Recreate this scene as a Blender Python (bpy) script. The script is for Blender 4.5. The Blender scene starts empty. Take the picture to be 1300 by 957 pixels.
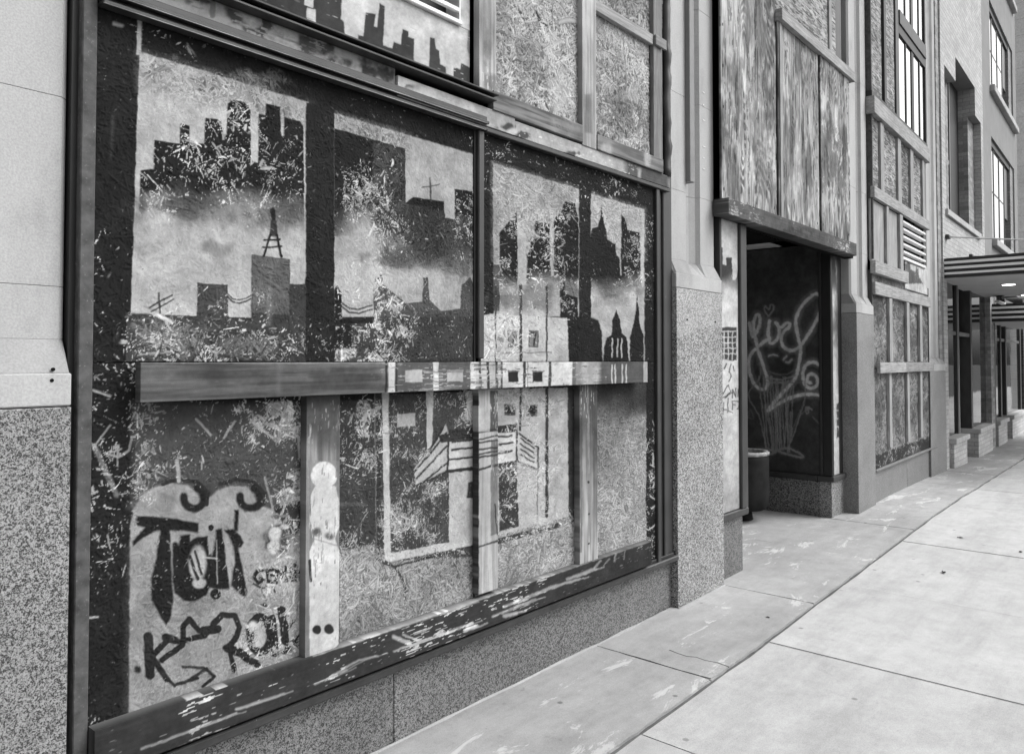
import bpy, bmesh, math, random
import numpy as np
from mathutils import Vector
random.seed(7)
RG = np.random.default_rng(11)
COL = bpy.context.scene.collection
rad = math.radians

# ------------------------------------------------------------------ survey of the place
# The facade stands on y = 0 (street side is -y).  From x = 8.2 on it turns by 1.43 degrees.
FP = 975.0; CU, CV = 650.0, 433.0
YAW = math.atan(847 / FP); PITCH = math.atan(25 / FP)
CAM = np.array([0, -2.5, 1.61])
fw = np.array([math.cos(YAW) * math.cos(PITCH), math.sin(YAW) * math.cos(PITCH), math.sin(PITCH)])
rt = np.array([math.sin(YAW), -math.cos(YAW), 0.0]); up = np.cross(rt, fw)


class Frame:
    def __init__(s, o, ang):
        s.o = np.array(o, float); s.ex = np.array([math.cos(ang), math.sin(ang), 0.]); s.ey = np.array([-math.sin(ang), math.cos(ang), 0.])
        s.s0 = o[0] if ang else 0.0
        s.ang = ang

    def w(s, a, d, z):                       # local (along, depth, height) -> world
        a = np.asarray(a, float) - s.s0; d = np.asarray(d, float); z = np.asarray(z, float)
        return np.stack([s.o[0] + a * s.ex[0] + d * s.ey[0], s.o[1] + a * s.ex[1] + d * s.ey[1], z + 0 * a], -1)


A = Frame((0, 0, 0), 0.0)
B = Frame((8.2, 0, 0), rad(1.43))


def GZ(x):
    return np.interp(x, [-40, 4.3, 8.7, 10, 12.7, 15.2, 19, 90], [0, 0, .065, .065, .012, -.045, -.06, -.12])


# ------------------------------------------------------------------ objects
def tag(o, label=None, cat=None, group=None, kind=None):
    if label: o['label'] = label
    if cat: o['category'] = cat
    if group: o['group'] = group
    if kind: o['kind'] = kind
    return o


def thing(name, loc, label, cat, group=None):
    o = bpy.data.objects.new(name, None); COL.objects.link(o)
    o.location = loc; o.empty_display_size = .1
    return tag(o, label, cat, group)


def root_loc(p):
    v = Vector((0, 0, 0))
    while p is not None:
        v += p.location; p = p.parent
    return v


def link(name, me, mat, parent=None, loc=None):
    """mesh data arrives in world coordinates; origin moves to its own base"""
    o = bpy.data.objects.new(name, me); COL.objects.link(o)
    n = len(me.vertices)
    co = np.empty(n * 3, 'f'); me.vertices.foreach_get('co', co); co = co.reshape(-1, 3)
    if loc is None:
        loc = np.array([(co[:, 0].min() + co[:, 0].max()) / 2, (co[:, 1].min() + co[:, 1].max()) / 2, co[:, 2].min()])
    loc = np.array(loc, 'f')
    me.vertices.foreach_set('co', (co - loc).ravel()); me.update()
    o.location = Vector(loc.tolist()) - root_loc(parent)
    if parent is not None: o.parent = parent
    if mat is not None: me.materials.append(mat)
    return o


class MB:
    def __init__(s): s.bm = bmesh.new()

    def box(s, F, a0, a1, d0, d1, z0, z1, bev=0.003, seg=1, jit=0.0):
        bm = s.bm
        pts = [(a, d, z) for z in (z0, z1) for d in (d0, d1) for a in (a0, a1)]
        vs = []
        for a, d, z in pts:
            p = F.w(a + random.uniform(-jit, jit), d, z + random.uniform(-jit, jit)); vs.append(bm.verts.new(p))
        q = [(0, 1, 5, 4), (1, 3, 7, 5), (3, 2, 6, 7), (2, 0, 4, 6), (4, 5, 7, 6), (2, 3, 1, 0)]
        fs = [bm.faces.new([vs[i] for i in f]) for f in q]
        if bev > 0:
            bev = min(bev, .3 * min(abs(a1 - a0), abs(d1 - d0), abs(z1 - z0)))
            es = list({e for f in fs for e in f.edges})
            bmesh.ops.bevel(bm, geom=es, offset=bev, segments=seg, profile=.6, affect='EDGES')
        return s

    def quadbox(s, F, tl, tr, br, bl, d0, d1, bev=.002):
        """board whose front outline is four (a, z) corners"""
        bm = s.bm
        c = [bl, br, tr, tl]
        f = [bm.verts.new(F.w(a, d0, z)) for a, z in c]; b = [bm.verts.new(F.w(a, d1, z)) for a, z in c]
        fs = [bm.faces.new(f), bm.faces.new(b[::-1])]
        for i in range(4): j = (i + 1) % 4; fs.append(bm.faces.new((f[j], f[i], b[i], b[j])))
        if bev: bmesh.ops.bevel(bm, geom=list({e for g in fs for e in g.edges}), offset=bev, segments=1, affect='EDGES')
        return s

    def prism(s, F, prof, z0, z1, bev=0.0, ztop=None):
        """(a, d) outline extruded in z; optional second outline on top"""
        bm = s.bm; top = ztop or prof
        lo = [bm.verts.new(F.w(a, d, z0)) for a, d in prof]; hi = [bm.verts.new(F.w(a, d, z1)) for a, d in top]
        n = len(prof); fs = [bm.faces.new(lo[::-1]), bm.faces.new(hi)]
        for i in range(n): j = (i + 1) % n; fs.append(bm.faces.new((lo[i], lo[j], hi[j], hi[i])))
        if bev:
            es = list({e for g in fs[:2] for e in g.edges})
            bmesh.ops.bevel(bm, geom=es, offset=bev, segments=1, affect='EDGES')
        return s

    def tube(s, pts, r, n=10, cap=True):
        bm = s.bm; rings = []
        P = [Vector(p) for p in pts]
        for i, p in enumerate(P):
            d = (P[min(i + 1, len(P) - 1)] - P[max(i - 1, 0)]).normalized()
            a = d.orthogonal().normalized() if i == 0 else (a - d * a.dot(d)).normalized()
            b = d.cross(a); rr = r[i] if isinstance(r, (list, tuple)) else r
            rings.append([bm.verts.new(p + (a * math.cos(t) + b * math.sin(t)) * rr) for t in [2 * math.pi * k / n for k in range(n)]])
        for q, w in zip(rings, rings[1:]):
            for k in range(n):
                f = bm.faces.new((q[k], q[(k + 1) % n], w[(k + 1) % n], w[k])); f.smooth = True
        if cap: bm.faces.new(rings[0][::-1]); bm.faces.new(rings[-1])
        return s

    def lathe(s, c, prof, n=40):
        bm = s.bm; rings = []
        for r, z in prof:
            rings.append([bm.verts.new((c[0] + r * math.cos(2 * math.pi * k / n), c[1] + r * math.sin(2 * math.pi * k / n), c[2] + z)) for k in range(n)])
        for q, w in zip(rings, rings[1:]):
            for k in range(n):
                f = bm.faces.new((q[k], q[(k + 1) % n], w[(k + 1) % n], w[k])); f.smooth = True
        bm.faces.new(rings[0][::-1]); bm.faces.new(rings[-1])
        return s

    def build(s, name, mat, parent=None, loc=None):
        bmesh.ops.recalc_face_normals(s.bm, faces=s.bm.faces)
        me = bpy.data.meshes.new(name); s.bm.to_mesh(me); s.bm.free()
        return link(name, me, mat, parent, loc)


def box(name, mat, parent, F, a0, a1, d0, d1, z0, z1, bev=.003, jit=0.0):
    return MB().box(F, a0, a1, d0, d1, z0, z1, bev, 1, jit).build(name, mat, parent)


# ------------------------------------------------------------------ materials (all grey: the picture is monochrome)
def g(v): return (v, v, v, 1)


class NT:
    def __init__(s, name):
        m = bpy.data.materials.new(name); m.use_nodes = True; s.m = m; s.t = m.node_tree
        s.b = s.t.nodes['Principled BSDF']; s.tc = s.t.nodes.new('ShaderNodeTexCoord')
        s.out = s.t.nodes['Material Output']

    def n(s, k, **kw):
        x = s.t.nodes.new(k)
        for a, v in kw.items(): setattr(x, a, v)
        return x

    def l(s, a, b): s.t.links.new(a, b)

    def map(s, scale):
        mp = s.n('ShaderNodeMapping'); mp.inputs['Scale'].default_value = scale; s.l(s.tc.outputs['Object'], mp.inputs[0]); return mp.outputs[0]

    def noise(s, scale, detail=4, stretch=(1, 1, 1), rough=.6, dist=0):
        x = s.n('ShaderNodeTexNoise'); x.inputs['Scale'].default_value = scale; x.inputs['Detail'].default_value = detail
        x.inputs['Roughness'].default_value = rough; x.inputs['Distortion'].default_value = dist
        s.l(s.map(stretch), x.inputs['Vector']); return x.outputs['Fac']

    def ramp(s, fac, stops, interp='LINEAR'):
        r = s.n('ShaderNodeValToRGB'); e = r.color_ramp.elements; r.color_ramp.interpolation = interp
        while len(e) < len(stops): e.new(.5)
        for i, (p, v) in enumerate(stops): e[i].position = p; e[i].color = g(v)
        s.l(fac, r.inputs[0]); return r.outputs[0]

    def mix(s, fac, a, b, mode='MIX'):
        x = s.n('ShaderNodeMix', data_type='RGBA', blend_type=mode)
        for i, v in ((0, fac), (6, a), (7, b)):
            if isinstance(v, (int, float)): x.inputs[i].default_value = v if i == 0 else g(v)
            else: s.l(v, x.inputs[i])
        return x.outputs[2]

    def bump(s, h, strength=.3, dist=.005):
        x = s.n('ShaderNodeBump'); x.inputs['Strength'].default_value = strength; x.inputs['Distance'].default_value = dist
        s.l(h, x.inputs['Height'])
        if s.b.inputs['Normal'].is_linked: s.l(s.b.inputs['Normal'].links[0].from_socket, x.inputs['Normal'])
        s.l(x.outputs[0], s.b.inputs['Normal']); return s

    def col(s, c):
        if isinstance(c, (int, float)): s.b.inputs['Base Color'].default_value = g(c)
        else: s.l(c, s.b.inputs['Base Color'])
        return s

    def rough(s, r, spec=.3, metal=0.):
        s.b.inputs['Roughness'].default_value = r; s.b.inputs['Specular IOR Level'].default_value = spec; s.b.inputs['Metallic'].default_value = metal
        return s


def m_canvas():
    k = NT('painted_board'); a = k.n('ShaderNodeAttribute', attribute_name='alb')
    f = k.noise(420, 2); c = k.mix(1.0, a.outputs['Fac'], k.ramp(f, [(.3, .78), (.7, 1.0)]), 'MULTIPLY')
    k.col(c).rough(.8, .07); k.bump(f, .25, .002); return k.m


def m_wood(name, lo, hi, axis, worn=.0):
    st = {'x': (1, 6, 14), 'z': (14, 6, 1)}[axis]
    k = NT(name); a = k.noise(4, 8, st, .7, .6); b = k.noise(14, 6, st, .7); c = k.noise(3, 4)
    base = k.ramp(a, [(.25, lo * .55), (.45, lo), (.6, hi), (.8, hi * 1.12)])
    base = k.mix(k.ramp(b, [(.5, 0), (.75, .5)]), base, lo * .5)
    base = k.mix(.45, base, k.ramp(c, [(.3, lo), (.7, hi)]))
    if worn:
        w = k.noise(9, 8, {'x': (1, 5, 5), 'z': (5, 5, 1)}[axis], .75)
        base = k.mix(k.ramp(w, [(worn, 0), (worn + .03, 1)]), base, .42)
    k.col(base).rough(.8, .2); k.bump(a, .5, .004); k.bump(b, .3, .002); return k.m


def m_granite(name, lo, hi, s=260, top=None):
    k = NT(name); v = k.n('ShaderNodeTexVoronoi'); v.inputs['Scale'].default_value = s * .6; k.l(k.tc.outputs['Object'], v.inputs['Vector'])
    sp = k.n('ShaderNodeSeparateColor'); k.l(v.outputs['Color'], sp.inputs[0])
    n1 = k.noise(s, 3); n2 = k.noise(2.2, 5); mx = k.n('ShaderNodeMath', operation='ADD'); mm = k.n('ShaderNodeMath', operation='MULTIPLY'); mm.inputs[1].default_value = .22
    k.l(sp.outputs[0], mm.inputs[0]); k.l(mm.outputs[0], mx.inputs[0]); k.l(n1, mx.inputs[1])
    c = k.ramp(mx.outputs[0], [(.50, lo), (.57, (lo + hi) / 2.4), (.64, hi), (.78, hi * 1.4)])
    c = k.mix(1.0, c, k.ramp(n2, [(.3, .72), (.7, 1.1)]), 'MULTIPLY')
    # grime splashed up from the pavement
    sx = k.n('ShaderNodeSeparateXYZ'); k.l(k.tc.outputs['Object'], sx.inputs[0])
    ad = k.n('ShaderNodeMath', operation='ADD'); k.l(sx.outputs[2], ad.inputs[0])
    nm = k.n('ShaderNodeMath', operation='MULTIPLY'); nm.inputs[1].default_value = .25; k.l(k.noise(5, 5), nm.inputs[0]); k.l(nm.outputs[0], ad.inputs[1])
    c = k.mix(1.0, c, k.ramp(ad.outputs[0], [(.1, .7), (.28, 1.0)]), 'MULTIPLY')
    if top:
        nn = k.n('ShaderNodeMath', operation='MULTIPLY_ADD'); k.l(k.noise(4, 6), nn.inputs[0]); nn.inputs[1].default_value = .35; k.l(sx.outputs[2], nn.inputs[2])
        dv_ = k.n('ShaderNodeMath', operation='MULTIPLY'); dv_.inputs[1].default_value = .4; k.l(nn.outputs[0], dv_.inputs[0])
        f_ = k.ramp(dv_.outputs[0], [(top * .4, 0), (top * .4 + .015, .20)]); c = k.mix(f_, c, hi * 1.55)
    k.col(c).rough(.5, .4); k.bump(n1, .15, .002); return k.m


def m_stone(name, lo, hi):
    k = NT(name); a = k.noise(3, 6, (1, 1, .35)); b = k.noise(160, 3); c = k.noise(5, 6, (1, 1, .6))
    base = k.ramp(a, [(.3, lo), (.7, hi)])
    base = k.mix(1.0, base, k.ramp(b, [(.35, .84), (.65, 1.04)]), 'MULTIPLY')
    base = k.mix(1.0, base, k.ramp(c, [(.28, .80), (.48, 1.0)]), 'MULTIPLY')
    k.col(base).rough(.85, .2); k.bump(b, .3, .002); k.bump(a, .2, .004); return k.m


def m_flat(name, lo, hi, scale=6, rough=.6, spec=.4, metal=0., stretch=(1, 1, 1), chip=None, bump=.15):
    k = NT(name); a = k.noise(scale, 7, stretch); base = k.ramp(a, [(.3, lo), (.7, hi)])
    if chip:
        c = k.noise(scale * 4, 9, stretch, .75); base = k.mix(k.ramp(c, [(chip[0], 0), (chip[0] + .02, 1)]), base, chip[1])
    k.col(base).rough(rough, spec, metal); k.bump(a, bump, .004); return k.m


def m_brick(name, lo, hi, mortar, w=.22, h=.075, rot=None):
    k = NT(name); br = k.n('ShaderNodeTexBrick'); mp = k.n('ShaderNodeMapping'); mp.inputs['Rotation'].default_value = (rad(90), 0, 0)
    cb = k.n('ShaderNodeCombineXYZ'); sx = k.n('ShaderNodeSeparateXYZ'); k.l(k.tc.outputs['Object'], sx.inputs[0])
    ad = k.n('ShaderNodeMath', operation='ADD'); k.l(sx.outputs[0], ad.inputs[0]); k.l(sx.outputs[1], ad.inputs[1])
    k.l(ad.outputs[0], cb.inputs[0]); k.l(sx.outputs[2], cb.inputs[1]); k.l(cb.outputs[0], br.inputs['Vector'])
    br.inputs['Scale'].default_value = 1; br.inputs['Brick Width'].default_value = w; br.inputs['Row Height'].default_value = h
    br.inputs['Mortar Size'].default_value = .006; br.inputs['Mortar Smooth'].default_value = .3
    br.inputs['Color1'].default_value = g(lo); br.inputs['Color2'].default_value = g(hi); br.inputs['Mortar'].default_value = g(mortar); br.inputs['Bias'].default_value = 0
    n = k.noise(30, 5); c = k.mix(1.0, br.outputs['Color'], k.ramp(n, [(.3, .8), (.7, 1.08)]), 'MULTIPLY')
    c = k.mix(1.0, c, k.ramp(k.noise(1.1, 4), [(.3, .85), (.7, 1.05)]), 'MULTIPLY')
    k.col(c).rough(.85, .2)
    iv = k.n('ShaderNodeMath', operation='SUBTRACT'); iv.inputs[0].default_value = 1; k.l(br.outputs['Fac'], iv.inputs[1])
    k.bump(iv.outputs[0], .6, .008); k.bump(n, .25, .004); return k.m


def m_concrete(name, lo, hi, blot, patch=None, slab=0):
    k = NT(name); a = k.noise(.9, 6); b = k.noise(7, 7, rough=.7); c = k.noise(240, 3); f = k.noise(3.0, 8, (.5, 1.4, 1), .72, .6)
    base = k.ramp(a, [(.3, lo), (.7, hi)])
    base = k.mix(1.0, base, k.ramp(b, [(.3, .84), (.62, 1.03)]), 'MULTIPLY')
    base = k.mix(1.0, base, k.ramp(c, [(.33, .8), (.6, 1.04)]), 'MULTIPLY')
    if patch:
        base = k.mix(k.ramp(f, [(patch, 0), (patch + .03, .55)]), base, hi * 1.5)
        base = k.mix(k.ramp(k.noise(5, 8, (1, 1, 1), .7, .3), [(.30, .75), (.36, 0)]), base, lo * .55)
    if slab:
        at = k.n('ShaderNodeAttribute', attribute_name='tone'); base = k.mix(1.0, base, k.ramp(at.outputs['Fac'], [(0, .84), (1, 1.08)]), 'MULTIPLY')
        base = k.mix(1.0, base, k.ramp(k.noise(1.6, 8, (.35, 2.2, 1), .75), [(.3, .80), (.55, 1.02)]), 'MULTIPLY')
        base = k.mix(k.ramp(k.noise(26, 6, (1, 1, 1), .8), [(.62, 0), (.70, .5)]), base, lo * .45)
        base = k.mix(k.ramp(k.noise(2.4, 9, (1, 1, 1), .8, .9), [(.63, 0), (.70, .35)]), base, lo * .5)
    s = k.n('ShaderNodeTexVoronoi'); s.inputs['Scale'].default_value = 7 if not slab else 5; k.l(k.tc.outputs['Object'], s.inputs['Vector'])
    sp_ = k.ramp(s.outputs['Distance'], [(.05, blot), (.085, 0)]); sp_ = k.mix(1.0, sp_, k.ramp(k.noise(1.7, 3), [(.47, .05), (.55, 1)]), 'MULTIPLY')
    base = k.mix(sp_, base, lo * .4)
    k.col(base).rough(.88, .15); k.bump(c, .25, .002); k.bump(b, .2, .006); return k.m


def m_osb(name, lo, mid, hi):
    """strand board for distant sheets: crossed, stretched cells"""
    k = NT(name)
    outs = []
    for i, (ang, sc) in enumerate(((20, 11), (-35, 13), (75, 12), (-70, 10))):
        mp = k.n('ShaderNodeMapping'); mp.inputs['Rotation'].default_value = (0, rad(ang), 0); mp.inputs['Scale'].default_value = (sc, 4, sc * 5)
        k.l(k.tc.outputs['Object'], mp.inputs[0]); v = k.n('ShaderNodeTexVoronoi'); v.inputs['Scale'].default_value = 1
        k.l(mp.outputs[0], v.inputs['Vector']); sp = k.n('ShaderNodeSeparateColor'); k.l(v.outputs['Color'], sp.inputs[0]); outs.append(sp.outputs[0])
    m1 = k.n('ShaderNodeMath', operation='MULTIPLY'); k.l(outs[0], m1.inputs[0]); k.l(outs[1], m1.inputs[1])
    m2 = k.n('ShaderNodeMath', operation='MULTIPLY'); k.l(outs[2], m2.inputs[0]); k.l(outs[3], m2.inputs[1])
    mx = k.n('ShaderNodeMath', operation='MAXIMUM'); k.l(m1.outputs[0], mx.inputs[0]); k.l(m2.outputs[0], mx.inputs[1])
    c = k.ramp(mx.outputs[0], [(.08, lo), (.3, mid), (.75, hi)])
    c = k.mix(1.0, c, k.ramp(k.noise(2.2, 6), [(.3, .5), (.68, 1.2)]), 'MULTIPLY')
    k.col(c).rough(.85, .2); k.bump(mx.outputs[0], .5, .004); return k.m


M = {}
M['canvas'] = m_canvas()
M['limestone'] = m_stone('limestone', .34, .45); M['limestone_cap'] = m_stone('limestone_cap', .22, .34)
M['granite'] = m_granite('granite', .02, .28, 170)
M['granite_dark'] = m_granite('granite_dark', .02, .18, 230)
M['granite_smooth'] = m_granite('granite_smooth', .12, .22, top=2.05); M['granite_near'] = m_granite('granite_near', .022, .24, 290); M['granite_mid'] = m_granite('granite_mid', .018, .34, 190, top=2.08)
M['steel'] = m_flat('old_steel', .018, .042, 10, .5, .5, chip=(.66, .2), stretch=(1, 1, .4))
M['steel_rust'] = m_flat('rusted_steel', .035, .10, 22, .75, .3, chip=(.62, .2))
M['black'] = m_flat('black_paint', .012, .02, 8, .5, .4)
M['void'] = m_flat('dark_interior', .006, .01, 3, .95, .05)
M['wood_pale_z'] = m_wood('weathered_stud', .20, .38, 'z')
M['wood_pale_x'] = m_wood('weathered_rail', .20, .40, 'x')
M['wood_grey_z'] = m_wood('grey_stud', .12, .24, 'z')
M['wood_grey_x'] = m_wood('grey_rail', .15, .30, 'x')
M['wood_dark_x'] = m_wood('dark_painted_board', .05, .09, 'x', worn=.66)
M['wood_trim_z'] = m_wood('dark_painted_trim', .03, .07, 'z', worn=.72)
M['osb'] = m_osb('weathered_strand_board', .09, .24, .42)
M['osb_dark'] = m_osb('darkened_strand_board', .05, .12, .30)
M['brick_pale'] = m_brick('pale_brick', .40, .52, .33, .21, .07)
M['brick_grey'] = m_brick('grey_brick', .26, .36, .22, .21, .07)
M['brick_mid'] = m_brick('mottled_brick', .20, .38, .26, .21, .07)
M['brick_dark'] = m_brick('dark_brick', .05, .09, .12, .21, .07)
M['siding'] = m_brick('white_panels', .84, .88, .6, 30, .42)
M['stucco'] = m_flat('painted_grey_wall', .22, .27, 2.5, .9, .15)
M['cap'] = m_stone('sill_stone', .38, .48)
M['walk'] = m_concrete('pavement_concrete', .37, .44, .7, slab=1)
M['apron'] = m_concrete('old_concrete', .28, .37, .9, patch=.575, slab=1)
M['asphalt'] = m_concrete('asphalt', .05, .07, .1)
M['kerb'] = m_concrete('kerb_concrete', .25, .33, .3)
M['joint'] = m_flat('joint_dirt', .07, .13, 12, .95, .05)
M['mortar'] = m_concrete('mortar_fillet', .26, .36, .2)
M['white'] = m_flat('white_paint', .62, .74, 7, .5, .4)
M['canopy_white'] = m_flat('canopy_white', .74, .78, 3, .45, .4)
M['canopy_black'] = m_flat('canopy_black', .010, .014, 3, .4, .5)
M['soffit'] = m_flat('soffit_plaster', .40, .48, 2, .8, .2)
M['ceiling'] = m_flat('recess_ceiling', .42, .52, 3, .9, .1)
M['alu'] = m_flat('aluminium_frame', .10, .16, 3, .35, .5, metal=.6)
M['zinc'] = m_flat('painted_channel', .17, .22, 9, .6, .35, chip=(.7, .06))
M['bin'] = m_flat('bin_concrete', .014, .026, 9, .9, .05, chip=(.70, .2))
M['binrim'] = m_flat('bin_rim', .10, .42, 14, .7, .3, chip=(.60, .05))
M['leaf'] = m_flat('dry_leaf', .05, .09, 30, .8, .2)


def m_glass(name, base, ior, rough=.03):
    k = NT(name); k.col(base).rough(rough, .5); k.b.inputs['IOR'].default_value = ior; k.bump(k.noise(1.3, 2), .05, .02); return k.m


M['glass'] = m_glass('window_glass', .02, 1.55)
M['glass_sky'] = m_glass('mirrored_glass', .95, 1.5, .08); M['glass_sky'].node_tree.nodes['Principled BSDF'].inputs['Metallic'].default_value = 1
k = NT('downlight'); k.b.inputs['Emission Color'].default_value = g(1); k.b.inputs['Emission Strength'].default_value = 6; M['lamp'] = k.m


# ------------------------------------------------------------------ painted boards: numpy surfaces carried as vertex attributes
def vnoise(H, W, cell, seed, ay=1.0, oct=4, rough=.55):
    """smooth value noise, cell size in samples (ay stretches it down the rows)"""
    r = np.random.default_rng(seed); out = np.zeros((H, W)); amp = 1; tot = 0
    for o in range(oct):
        cy, cx = max(cell * ay / 2 ** o, 1.2), max(cell / 2 ** o, 1.2)
        gy, gx = int(H / cy) + 3, int(W / cx) + 3
        gr = r.random((gy, gx)); y = np.arange(H) / cy; x = np.arange(W) / cx
        yi = y.astype(int); xi = x.astype(int); fy = y - yi; fx = x - xi; fy = fy * fy * (3 - 2 * fy); fx = fx * fx * (3 - 2 * fx)
        a = gr[yi][:, xi] * (1 - fx) + gr[yi][:, xi + 1] * fx; b = gr[yi + 1][:, xi] * (1 - fx) + gr[yi + 1][:, xi + 1] * fx
        out += amp * (a * (1 - fy[:, None]) + b * fy[:, None]); tot += amp; amp *= rough
    return np.clip((out / tot - .5) * 1.6 + .5, 0, 1)


def smooth(x, a, b):
    t = np.clip((x - a) / (b - a), 0, 1); return t * t * (3 - 2 * t)


def strands(H, W, res, seed, n, Lm, wm, fn):
    r = np.random.default_rng(seed)
    for _ in range(n):
        cx, cy = r.random() * W, r.random() * H; an = r.random() * math.pi
        L = Lm * math.exp(r.normal(0, .45)) / res / 2; w = wm * math.exp(r.normal(0, .5)) / res / 2; w = max(w, .45)
        ca, sa = math.cos(an), math.sin(an); ex = abs(ca) * L + abs(sa) * w; ey = abs(sa) * L + abs(ca) * w
        x0, x1, y0, y1 = max(int(cx - ex), 0), min(int(cx + ex) + 2, W), max(int(cy - ey), 0), min(int(cy + ey) + 2, H)
        if x1 <= x0 or y1 <= y0: continue
        X = np.arange(x0, x1)[None, :] - cx; Y = np.arange(y0, y1)[:, None] - cy
        u = X * ca + Y * sa; v = -X * sa + Y * ca
        v = v + (u / L) ** 2 * w * r.normal(0, .8)
        m = (np.abs(v) < w * (1 - .55 * np.abs(u / L) ** 3)) & (np.abs(u) < L)
        if m.any(): fn(slice(y0, y1), slice(x0, x1), m, u / L, v / w, r)


class Canvas:
    def __init__(s, F, a0, a1, z0, z1, res, d=0.0, side=False, seed=1, resx=None):
        s.F, s.d, s.side, s.res = F, d, side, res
        s.W = int(round((a1 - a0) / (resx or res))) + 1; s.H = int(round((z1 - z0) / res)) + 1
        s.a = np.linspace(a0, a1, s.W); s.z = np.linspace(z0, z1, s.H)
        S, Z = np.meshgrid(s.a, s.z); s.S, s.Z = S, Z
        s.P = F.w(np.full_like(S, d), S, Z) if side else F.w(S, np.full_like(S, d), Z)
        q = s.P - CAM; f = q @ fw; s.U = CU + FP * (q @ rt) / f; s.V = CV - FP * (q @ up) / f
        s.seed = seed; H, W = s.H, s.W
        wob = (vnoise(H, W, .03 / res, seed + 5) - .5) * 1.5; wob2 = (vnoise(H, W, .03 / res, seed + 6) - .5) * 1.5
        s.U += wob; s.V += wob2
        s.bare = np.full((H, W), .25); s.h = np.zeros((H, W)); s.fl = np.ones((H, W)); s.id = np.ones((H, W)) * .5
        s.pv = np.zeros((H, W)); s.pa = np.zeros((H, W)); s.wear = np.full((H, W), .04)
        s.big = vnoise(H, W, .35 / res, seed + 9); s.mid = vnoise(H, W, .06 / res, seed + 10); s.fine = vnoise(H, W, .012 / res, seed + 11, oct=2)

    # ---- base boards
    def osb(s, lo=.10, hi=.5, dens=1.0, rough=1.0, L=.06, w=.009):
        H, W = s.H, s.W; area = (s.a[-1] - s.a[0]) * (s.z[-1] - s.z[0]); s.bare[:] = lo

        ks = max(1.5, w / .0035)

        def fn(ys, xs, m, u, v, r):
            c = lo + (hi - lo) * r.beta(2.2, 2.0) * 1.1; hh = r.random() * .0022 + u * r.normal(0, .0008) + (1 - v * v) * .0003
            edge = np.where(np.abs(v) > .74, .55, 1.0) * (1 + .14 * np.sin(v * 5 + r.random() * 6))  # strand borders darkened: crevice shade put into the colour
            s.bare[ys, xs] = np.where(m, c * edge, s.bare[ys, xs]); s.h[ys, xs] = np.where(m, hh * rough, s.h[ys, xs])
            s.id[ys, xs] = np.where(m, r.random(), s.id[ys, xs])
            tab = r.random(7); off = r.random(7) * 2.4 - 1.2; kk = np.clip(((v + 1) * .5 * ks).astype(int), 0, 6)
            s.fl[ys, xs] = np.where(m, .5 * tab[kk] + .25 * r.random() + .30 * np.abs(u - off[kk]), s.fl[ys, xs])
        strands(H, W, s.res, s.seed, int(area / (L * w) * 2.6 * dens), L, w, fn)
        s.bare *= .72 + .5 * s.big
        return s.rank()

    def rank(s):
        s.fl = s.fl + .10 * s.fine; q = np.quantile(s.fl[::3, ::3], np.linspace(0, 1, 400)); s.fl = np.interp(s.fl, q, np.linspace(0, 1, 400)); return s

    def wood(s, lo, hi, axis='z', ply=False):
        H, W = s.H, s.W; st = 26. if not ply else 13.
        if axis == 'z': n1 = vnoise(H, W, .010 / s.res, s.seed, ay=st, oct=4); n2 = vnoise(H, W, .03 / s.res, s.seed + 1, ay=st / 2, oct=4)
        else: n1 = vnoise(W, H, .010 / s.res, s.seed, ay=st, oct=4).T; n2 = vnoise(W, H, .03 / s.res, s.seed + 1, ay=st / 2, oct=4).T
        s.bare = (lo + (hi - lo) * smooth(n1 * .55 + n2 * .45, .2, .8)) * (.8 + .4 * s.big)
        s.h = n1 * .0012
        if ply:
            n3 = vnoise(H, W, .05 / s.res, s.seed + 3, ay=7, oct=5, rough=.7)
            fld = vnoise(H, W, .20 / s.res, s.seed + 21, ay=5.5, oct=3, rough=.35); rings = np.abs(np.sin(fld * 11 * math.pi)); gate = smooth(vnoise(H, W, .18 / s.res, s.seed + 23, ay=3, oct=3), .40, .55)
            s.bare *= 1 - .42 * gate * smooth(rings, .62, .92) * (.5 + .5 * n1); s.bare *= 1 + .25 * gate * smooth(rings, .4, .1)
            c = (n3 > .66) & (rings > .5)
            s.bare = np.where(c, s.bare * .42, s.bare); s.h = np.where(c, s.h - .001, s.h)
            st_ = vnoise(H, W, .22 / s.res, s.seed + 4, ay=2.2, oct=5, rough=.65); s.bare *= 1.12 - .62 * smooth(st_, .48, .72)
            li = (n3 < .36) & (rings < .5); s.bare = np.where(li, np.minimum(s.bare * 1.35, .62), s.bare)
        s.id = n1
        s.fl = .25 * n1 + .75 * vnoise(H, W, (.05 if axis == 'x' else .005) / s.res, s.seed + 8, ay=.1 if axis == 'x' else 9, oct=3, rough=.7); return s.rank()

    # ---- painting; outlines are the picture's own coordinates looked up on the board
    def _sel(s, u0, u1, v0, v1):
        return np.nonzero((s.U > u0) & (s.U < u1) & (s.V > v0) & (s.V < v1))

    def _apply(s, idx, m, val, a, wear, cut=False):
        m = m * a
        if cut: s.pa[idx] *= (1 - m); return
        o = s.pa[idx]; na = o + m * (1 - o); t = np.where(na > 1e-6, m / np.maximum(na, 1e-6), 0)
        s.pv[idx] = s.pv[idx] * (1 - t) + val * t; s.pa[idx] = na
        if wear is not None: s.wear[idx] = s.wear[idx] * (1 - m) + wear * m

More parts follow.
